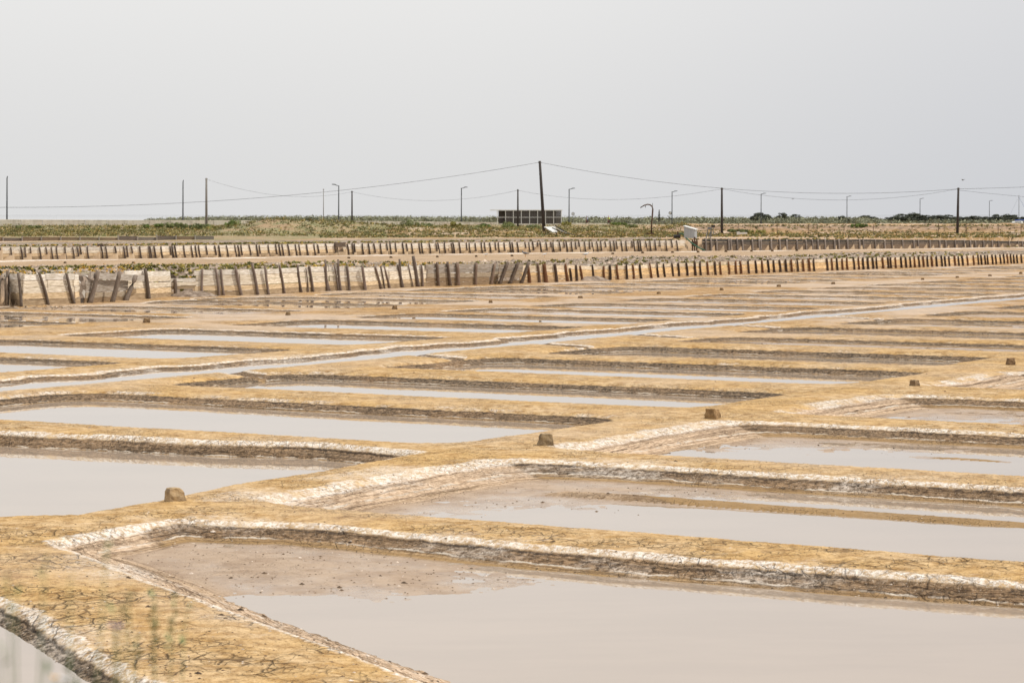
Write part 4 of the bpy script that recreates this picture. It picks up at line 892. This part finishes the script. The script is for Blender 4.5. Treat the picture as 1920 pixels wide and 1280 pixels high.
# ------------------------------------------------------------------ birds
def gull(loc, rz, label, body, fly=False, sc_=1.0, wing=None):
    rt = empty('gull', loc, label, 'bird', None, rz); rt.scale = (sc_,) * 3
    lift = 0 if fly else .16
    J = [((0, 0, .10 + lift), .075), ((0, -.14, .13 + lift), .06), ((0, -.20, .20 + lift), .035), ((0, -.23, .26 + lift), .042), ((0, .14, .09 + lift), .045), ((0, .26, .08 + lift), .018)]
    skinned('body', J, [(0, 1), (1, 2), (2, 3), (0, 4), (4, 5)], body, rt)
    m = MB(); m.tube([(0, -.26, .26 + lift), (0, -.33, .25 + lift)], [.016, .004], 6); m.build('beak', M['beak'], rt)
    for sgn in (-1, 1):
        m = MB()
        if fly: m.add([(sgn * .04, -.10, .12), (sgn * .35, -.16, .28), (sgn * .62, .02, .20), (sgn * .34, .02, .24), (sgn * .04, .12, .11), (sgn * .34, -.08, .245)], [[0, 1, 5, 4], [1, 2, 3, 5], [5, 3, 4]])
        else: m.hexa([(sgn * .06, -.10, .08 + lift), (sgn * .075, .28, .08 + lift), (sgn * .085, .28, .08 + lift), (sgn * .08, -.10, .08 + lift), (sgn * .05, -.10, .15 + lift), (sgn * .03, .26, .11 + lift), (sgn * .04, .26, .11 + lift), (sgn * .07, -.10, .15 + lift)])
        m.build('wing', wing or M['gullg'], rt)
        if not fly:
            m = MB(); m.tube([(sgn * .03, 0, .22), (sgn * .03, .0, 0), (sgn * .03, -.05, 0.005)], .009, 5); m.build('leg', M['beak'], rt)
p = W(1098, 484, 0); gull((p.x, p.y, .02), R(100), 'white breasted gull standing on the grassy edge of the second flat', M['gull'], sc_=1.15)
p = W(985, 482.5, 0); gull((p.x, p.y, .02), R(-110), 'dark gull crouching on the second flat, left of the standing gull', M['gullg'], sc_=1.25)
p = W(1021, 482.5, 0); gull((p.x, p.y, .02), R(80), 'pale small gull between the dark gull and the standing one', M['gull'], sc_=.9, wing=M['gull'])
p = W(911, 482, 0); gull((p.x, p.y, .02), R(70), 'small white gull resting on the second flat, leftmost of the birds', M['gull'], sc_=.8, wing=M['gull'])
gull(cz(1805.5, 339, 150), R(40), 'small dark bird flying above the rightmost pole', M['gullg'], True, .35)
pb_ = cz(1486.5, 375, 303); gull(tuple(pb_), R(90), 'small dark bird perched on the lower cable at right', M['black'], False, .55, M['black'])
# ------------------------------------------------------------------ vegetation
def leaves_np(centers, radii, n_each, size, seed=0, flat=.75, shell=.55):
    """many small leaf quads in lumpy clumps; returns vertices and tones"""
    r = np.random.default_rng(seed); cs = np.repeat(np.array(centers, float), n_each, 0); rd = np.repeat(np.array(radii, float), n_each, 0)
    if rd.ndim == 1: rd = np.stack([rd, rd, rd * flat], 1)
    n = len(cs); u = r.normal(size=(n, 3)); u /= np.linalg.norm(u, axis=1)[:, None]
    rad = (shell + (1 - shell) * r.random(n)) ** .8; p = cs + u * rd * rad[:, None]
    a = r.normal(size=(n, 3)); a /= np.linalg.norm(a, axis=1)[:, None]; b = np.cross(a, u + .3 * r.normal(size=(n, 3))); b /= np.linalg.norm(b, axis=1)[:, None] + 1e-9
    sz = size * r.uniform(.6, 1.3, n)[:, None]
    V = np.stack([p - a * sz, p - b * sz * .5, p + a * sz, p + b * sz * .5], 1)
    t = np.repeat(r.uniform(.6, 1.35, len(centers)), n_each) * r.uniform(.75, 1.25, n)
    return V, t
def leaf_mesh(name, V, T, mt, tint=(1, 1, 1)):
    n = len(V); me_ = bpy.data.meshes.new(name); me_.vertices.add(n * 4); me_.vertices.foreach_set('co', V.astype(np.float32).ravel())
    me_.loops.add(n * 4); me_.loops.foreach_set('vertex_index', np.arange(n * 4, dtype=np.int32)); me_.polygons.add(n); me_.polygons.foreach_set('loop_start', (np.arange(n) * 4).astype(np.int32))
    me_.update(calc_edges=True); ca = me_.color_attributes.new('tone', 'FLOAT_COLOR', 'POINT')
    if T.ndim == 1: T = T[:, None] * np.array(tint)[None, :]
    c = np.concatenate([np.repeat(T, 4, 0), np.ones((n * 4, 1))], 1).astype(np.float32); ca.data.foreach_set('color', c.ravel()); me_.materials.append(mt); return me_
def pine_meshes(seed):
    r = random.Random(seed); cs = []; rd = []
    for k in range(60):
        a = r.uniform(0, 2 * pi); q_ = r.random() ** .5; rr = 2.6 * q_; cs.append((rr * cos(a), rr * sin(a), 2.4 + 3.0 * (1 - q_ ** 2.6) * r.random() ** .5 + r.uniform(-.3, .2))); rd.append(r.uniform(.5, .9))
    V, T = leaves_np(cs, rd, 70, .2, seed); cr_ = leaf_mesh('crown', V, T, M['pine'])
    m = MB(); m.tube([(0, 0, -.3), (.1, 0, 1.6), (-.05, 0, 3.2), (0, 0, 4.3)], [.28, .22, .17, .1], 8)
    for k in range(5): a = k * 1.3; m.tube([(0, 0, 2.6 + .2 * k), (cos(a), sin(a), 3.6), (1.8 * cos(a), 1.8 * sin(a), 4.4)], [.1, .08, .04], 6)
    o = m.build('trunk', M['bark'], None, smooth=True); tm = o.data; bpy.data.objects.remove(o); return cr_, tm
PM = [pine_meshes(k) for k in (1, 2, 3, 4)]
def pine(px, D, ytop, wpx, label, k):
    x = at(px, D); z0 = gz_at(x, D); zt = zat(ytop, D); h = zt - z0; rt = empty('umbrella_pine', (x, D, z0), label, 'pine tree', 'umbrella pines in the far tree line', rz=k * 1.7)
    wsc = wpx * D / F / 6.0; rt.scale = (wsc, wsc, h / 6.1)
    cr_, tm = PM[k % 4]
    for nm, mm in (('crown', cr_), ('trunk', tm)):
        o = bpy.data.objects.new(nm, mm); C.objects.link(o); o.parent = rt
pl = [(1323, 409, 24), (1343, 411, 16), (1373, 407, 16), (1389, 408, 20), (1427, 397, 38), (1466, 399.5, 24), (1490, 402, 30), (1577, 404, 26), (1626, 403, 36), (1668, 408, 26), (1690, 401, 34), (1711, 398, 36), (1735, 402, 32), (1757, 404, 34),
      (1778, 403, 34), (1801, 406, 34), (1826, 404, 32), (1848, 407, 30), (1870, 402, 28), (1893, 401, 32), (1918, 406, 30), (1944, 403, 34), (440, 407, 26), (515, 406, 22), (585, 405.5, 26), (690, 407, 22), (925, 408, 22), (798, 408, 20)]
pl.sort()
for i, (px, yt, wp) in enumerate(pl):
    nth = ['twenty-seventh', 'twenty-eighth'][i - 26] if i > 25 else ords[i]
    pine(px, 860 + 50 * sin(i * 2.3), yt - (1.5 if px > 1300 else .5), wp * (1.5 if px > 1640 else 1.25), f'round topped umbrella pine, {nth} from the left in the far tree line', i)
# continuous scrub in front of and between the pines: a mass
cs, rd = [], []
for k in range(2600):
    px = random.uniform(270, 2300); D = random.uniform(760, 1000)
    x = at(px, D); top = float(np.interp(px, [270, 330, 420, 600, 900, 1300, 1500, 1620, 1660, 2300], [411, 406.5, 405, 404.5, 406, 407, 406.5, 407, 411, 411])) + random.uniform(-1.5, 3)
    zt = zat(top, D); z0 = -.9
    cs.append((x, D, z0 + (zt - z0) * .5)); rd.append((random.uniform(1.2, 2.6), 1.5, max((zt - z0) * .52, .5)))
V, T = leaves_np(cs, np.array(rd), 55, .34, 5)
tn = np.stack([T * 3.3, T * 3.0, T * 2.9], 1)  # paler and greyer tint, the haze over far scrub painted in
o = bpy.data.objects.new('scrub', leaf_mesh('scrub', V, tn, M['pine'])); C.objects.link(o); tag(o, 'low grey green scrub filling the far tree line', 'scrub', kind='stuff')
V, T = leaves_np([(at(1236, 570), 570, zat(406, 570) + k * .33 - .9) for k in range(8)], [.42 - .045 * k for k in range(8)], 50, .12, 9)
cy = empty('sapling', (at(1236, 570), 570, .8), 'slim dark cypress-like sapling beside the roadside bench', 'tree')
V = V - np.array([at(1236, 570), 570, .8]); o = bpy.data.objects.new('crown', leaf_mesh('crown', V, T, M['pine'])); C.objects.link(o); o.parent = cy
m = MB(); m.tube([(0, 0, -.2), (0, 0, 2.2)], .06, 6); m.build('trunk', M['bark'], cy)
def bush(px, D, ytop, wpx, label, seed, tint=(1, 1, 1), zb=None):
    r = random.Random(seed); x = at(px, D); z0 = gz_at(x, D) if zb is None else zb; h = max(zat(ytop, D) - z0, .4); w_ = wpx * D / F / 2; cs = []; rd = []
    for k in range(16):
        a = r.uniform(0, 2 * pi); q_ = r.random() ** .6; cs.append((w_ * .75 * q_ * cos(a), w_ * .75 * q_ * sin(a), h * (.25 + .55 * r.random() * (1 - .4 * q_)))); rd.append(max(.25, min(w_, h) * r.uniform(.2, .36)))
    V, T = leaves_np(cs, rd, 150, .10, seed, 1)
    rt = empty('bush', (x, D, z0), label, 'bush', 'bushes along the bank')
    o = bpy.data.objects.new('foliage', leaf_mesh('foliage', V, T, M['leaf'], tint)); C.objects.link(o); o.parent = rt
    m = MB()
    for k in range(4): a = k * 1.6; m.tube([(0, 0, -.1), (w_ * .3 * cos(a), w_ * .3 * sin(a), h * .5)], [.05, .02], 5)
    m.build('stem', M['bark'], rt)
bl_ = [(60, 372, 427, 60), (175, 350, 431, 40), (235, 372, 424, 50), (290, 370, 420, 44), (330, 360, 417, 44), (375, 352, 420, 40), (398, 345, 423, 26), (437, 330, 408, 30), (503, 330, 404, 26), (545, 318, 413, 40), (600, 310, 415, 44), (690, 322, 422, 50),
       (775, 345, 410, 50), (800, 340, 418, 36), (852, 372, 417, 34), (905, 350, 419, 30), (955, 352, 415, 36), (1062, 400, 418, 16), (1160, 400, 424, 30), (1185, 380, 423, 24), (1385, 318, 432, 40), (1420, 318, 433, 34), (1610, 330, 433, 30), (1000, 372, 424, 24)]
bl_.sort()
for i, (px, D, yt, wp) in enumerate(bl_):
    tint = [(2.0, 2.1, 1.7), (1.5, 1.9, 1.0), (2.8, 2.4, 1.5), (1.8, 2.0, 1.7)][(i * 7) % 4]
    bush(px, D, yt - 1.5, wp * 1.35, f'{["silvery green", "bright green", "dry yellowish", "grey green"][(i * 7) % 4]} bush, {ords[i]} from the left along the bank before the road', 100 + i, tint)
# grass and herbs on the mound and banks
cs = []; rd = []; tn = []
for k in range(12000):
    zone = random.random()
    if zone < .62: px = random.uniform(-40, 760) if random.random() < .72 else random.uniform(760, 1290); D = random.uniform(274, 392)
    elif zone < .8: px = random.uniform(1290, 1960); D = random.uniform(262, 345)
    else: px = random.uniform(600, 1300); D = random.uniform(262, 318)
    x = at(px, D); cs.append((x, D)); rd.append(random.uniform(.14, .42) * (1 if zone < .62 else .5)); tn.append(random.choice([(1.3, 1.2, .9), (2.6, 1.9, 1.5), (3.6, 2.5, 1.9), (1.5, 1.5, 1.1), (2.2, 1.9, 1.6)]))
for k in range(1400):                     # green fringe on the dykes
    px = random.choice([random.uniform(-40, 640), random.uniform(350, 1000), random.uniform(1000, 1960)]); 
    if random.random() < .6:
        b_ = b1(px); n_ = -A3; q_ = b_ + n_ * random.uniform(1.0, 11) * random.random() ** .3; rr = random.uniform(.04, .08)
    else:
        b_ = b2(px); q_ = b_ - A3 * random.uniform(1.5, 5); rr = random.uniform(.06, .12)
    cs.append((q_.x, q_.y)); rd.append(rr); tn.append(random.choice([(1.8, 1.6, .8), (2.8, 2.1, 1.0), (1.5, 1.4, .9), (4.0, 2.9, 1.8)]))
cs = np.array(cs); zz = terrain(cs[:, 0], cs[:, 1])[0]; rd = np.array(rd)
ok = np.ones(len(cs), bool)
V, T = leaves_np(np.column_stack([cs, zz + rd * .5])[ok], np.column_stack([rd * 1.6, rd * 1.6, rd * .8]), 10, .11, 12)
T = T[:, None] * np.repeat(np.array(tn), 10, 0)
o = bpy.data.objects.new('grass', leaf_mesh('grass', V, T, M['leaf'])); C.objects.link(o); tag(o, 'dry grass and green herbs on banks and dykes', 'grass', kind='stuff')
# yellow flowering cover on the near dyke
cs = []
for (x0, x1, d0, d1, n) in ((20, 330, 1.2, 4, 110), (300, 420, 1, 3, 40), (640, 1000, 1.2, 4, 110), (0, 900, 8, 11, 50), (0, 350, .8, 2, 0)):
    for k in range(n): b_ = b1(random.uniform(x0, x1)) - A3 * random.uniform(d0, d1); cs.append((b_.x, b_.y))
for k in range(110): b_ = b2(random.uniform(60, 420)) - A3 * random.uniform(1.5, 4); cs.append((b_.x, b_.y))
cs = np.array(cs); zz = terrain(cs[:, 0], cs[:, 1])[0]
V, T = leaves_np(np.column_stack([cs, zz + .10]), np.full(len(cs), .07), 6, .035, 15); o = bpy.data.objects.new('yellow_flowers', leaf_mesh('yellow_flowers', V, T, M['yellow'])); C.objects.link(o); tag(o, 'small yellow flowers scattered over the gravel dyke', 'flowers', kind='stuff')
# gravel
n = 9000; px = rng.uniform(-120, 2000, n); dd_ = rng.uniform(.9, 12.5, n); bb = np.array([b1(a)[:] for a in px]); gxp = bb[:, 0] - A1[0] * dd_; gyp = bb[:, 1] - A1[1] * dd_; gzp = terrain(gxp, gyp)[0]
m = MB(); base = [(1, 0, 0), (0, 1, 0), (-1, 0, 0), (0, -1, 0), (0, 0, .8)]
for i in range(n):
    r_ = rng.uniform(.035, .10) * (1.0 if rng.random() < .93 else 1.8); a = rng.uniform(0, 6.28); t_ = rng.uniform(.5, 1.6)
    vs_ = [(gxp[i] + r_ * (c[0] * cos(a) - c[1] * sin(a)) * (1.3 if abs(c[0]) else .8), gyp[i] + r_ * (c[0] * sin(a) + c[1] * cos(a)), gzp[i] - .01 + r_ * c[2]) for c in base]
    m.add(vs_, [[0, 1, 4], [1, 2, 4], [2, 3, 4], [3, 0, 4]], (t_, t_ * .97, t_ * .93))
o = m.build('gravel', M['gravel']); tag(o, 'loose grey and pale gravel on the dyke behind the plank wall', 'gravel', kind='stuff')
# small clods and salt grains on the near ridges and in the drying mud
n = 9000; yy = 17.5 / (1 - rng.random(n) * .72); xx = rng.uniform(-.225, .225, n) * yy; tz = terrain(xx, yy); keep = (tz[8] > -.006) & (rng.random(n) < np.where(tz[1] < .1, .35, 1.0))
xx, yy, cz_, dq = xx[keep], yy[keep], tz[0][keep], tz[1][keep]; m = MB()
for i in range(len(xx)):
    r_ = rng.uniform(.006, .017) * (1 if rng.random() < .95 else 2.0); a = rng.uniform(0, 6.28); wht = rng.random() < .22
    c_ = (1.5, 1.55, 1.6) if wht else tuple(kk_ * v for kk_ in (rng.uniform(.12, .5),) for v in (1, .8, .6))
    m.add([(xx[i] + r_ * (c[0] * cos(a) - c[1] * sin(a)) * 1.3, yy[i] + r_ * (c[0] * sin(a) + c[1] * cos(a)), cz_[i] - .002 + r_ * .8 * c[2]) for c in base], [[0, 1, 4], [1, 2, 4], [2, 3, 4], [3, 0, 4]], c_)
o = m.build('clods', M['gravel']); tag(o, 'tiny dark clods and salt grains on the near mud', 'clods', kind='stuff')
# soil heap in the washed-out gaps, and debris
for px, lab in ((350, 'heap of washed out gravel below the low gap in the wall'), (1100, 'small grey soil heap at the foot of the orange plank wall')):
    b_ = b1(px); me_ = MB(); k = 18; R0_ = .95 if px < 500 else .9
    vs_ = [(b_.x + A1[0] * .3, b_.y + A1[1] * .3, 26 / 100 if px < 500 else .16)]
    for j, (rr, zz_) in enumerate(((.35, .24), (.7, .12), (1.0, -.02))):
        for q_ in range(k): a = 2 * pi * q_ / k; f_ = R0_ * rr * random.uniform(.88, 1.1); vs_.append((b_.x + A1[0] * .3 + f_ * cos(a) * 1.2, b_.y + A1[1] * .3 + f_ * sin(a) * .8, zz_ + random.uniform(-.02, .03)))
    fs_ = [[0, 1 + q_, 1 + (q_ + 1) % k] for q_ in range(k)] + [[1 + j * k + q_, 1 + (j + 1) * k + q_, 1 + (j + 1) * k + (q_ + 1) % k, 1 + j * k + (q_ + 1) % k] for j in range(2) for q_ in range(k)]
    me_.add(vs_, fs_, (.75, .72, .7)); tag(me_.build('soil_heap', M['gravel']), lab, 'soil heap')
b_ = b2(638); m = MB(); m.box((b_.x, b_.y - .3, h2(638) - .05), (.9, .5, .4), .3, (.2, .16, .13)); tag(m.build('sluice_box', M['board']), 'dark wooden sluice box on the second wall left of centre', 'box')
b_ = b2(186); m = MB(); m.box((b_.x, b_.y + .6, h2(186) + .05), (.45, .4, .35), .3, (.12, .09, .07)); tag(m.build('wooden_crate', M['board']), 'small dark crate behind the second wall, far left', 'crate')
b_ = b1(361) - A3 * 1.3; o = bpy.data.objects.new('rock', rock_mesh('rock', .9, .5, .55, 91, .5, (.22, .2, .2))); C.objects.link(o); o.location = (b_.x, b_.y, gz_at(b_.x, b_.y) - .05); tag(o, 'dark rock behind the low gap in the near wall', 'rock')
# ------------------------------------------------------------------ out-of-focus weeds close to the viewer, growing on the embankment
def weed(px, Y, label, tips, flower=None, seed=0):
    r = random.Random(seed); x = at(px, Y); z0 = gz_at(x, Y); rt = empty('weed', (x, Y, z0), label, 'weed', 'weeds close to the viewer')
    ms = WMB(); ml = WMB()
    for (tx, ty, ln) in tips:
        p1 = cz(tx, ty, Y); p0 = Vector((x + (p1.x - x) * .3, Y + r.uniform(-.05, .05), z0)); md = (p0 + p1) / 2 + Vector((r.uniform(-.02, .02), 0, .03))
        ms.tube([p0, md, p1], [.0012, .0009, .0006], 4)
        for k in range(ln):
            u = 1 - k * .012 * 1.0; q_ = p1 + (md - p1).normalized() * (.008 * k * Y / 2.2); a = r.uniform(0, 6.28); L = r.uniform(.010, .018) * Y / 2.6; d_ = Vector((cos(a), sin(a), .9)).normalized() * L; s_ = Vector((-sin(a), cos(a), 0)) * L * .2
            ml.add([q_, q_ + d_ * .5 + s_, q_ + d_, q_ + d_ * .5 - s_], [[0, 1, 2, 3]])
    ms.build('stem', M['stem'], rt); ml.build('leaves', M['stem'], rt)
    if flower:
        for fx, fy, fm, fr in flower:
            c = cz(fx, fy, Y); m = WMB()
            ms2 = WMB(); ms2.tube([Vector((x, Y, z0)), c], [.002, .001], 5); ms2.build('stem', M['stem'], rt)
            for k in range(14):
                a = k * 2.4; e_ = .2 + .1 * (k % 5); d_ = Vector((cos(a) * cos(e_), sin(a) * cos(e_), sin(e_))) * fr; s_ = Vector((-sin(a), cos(a), 0)) * fr * .3
                m.add([c, c + d_ * .6 + s_, c + d_, c + d_ * .6 - s_], [[0, 1, 2, 3]])
            m.build('flower', M[fm], rt)
weed(60, 2.4, 'blurred green weed sprigs at the left edge', [(15, 1085, 3), (85, 1050, 3), (130, 1085, 2), (30, 1115, 3), (200, 1030, 2)], None, 1)
weed(250, 2.6, 'blurred weed with a purple flower in the lower left', [(240, 1110, 5), (233, 1150, 4), (215, 1150, 3)], [(218, 1178, 'petal', .010)], 2)
weed(300, 3.3, 'blurred thin upright sprigs right of the purple flower', [(290, 1122, 9), (328, 1122, 7), (350, 1142, 6), (283, 1150, 4), (256, 1200, 3)], None, 3)
weed(40, 2.1, 'blurred leafy weed in the bottom left corner', [(5, 1215, 3), (85, 1232, 3)], None, 4)
weed(110, 2.6, 'blurred weed with small yellow flower at the bottom left', [(130, 1245, 5), (145, 1262, 4)], [(103, 1272, 'yellow', .006), (122, 1276, 'gull', .010)], 5)
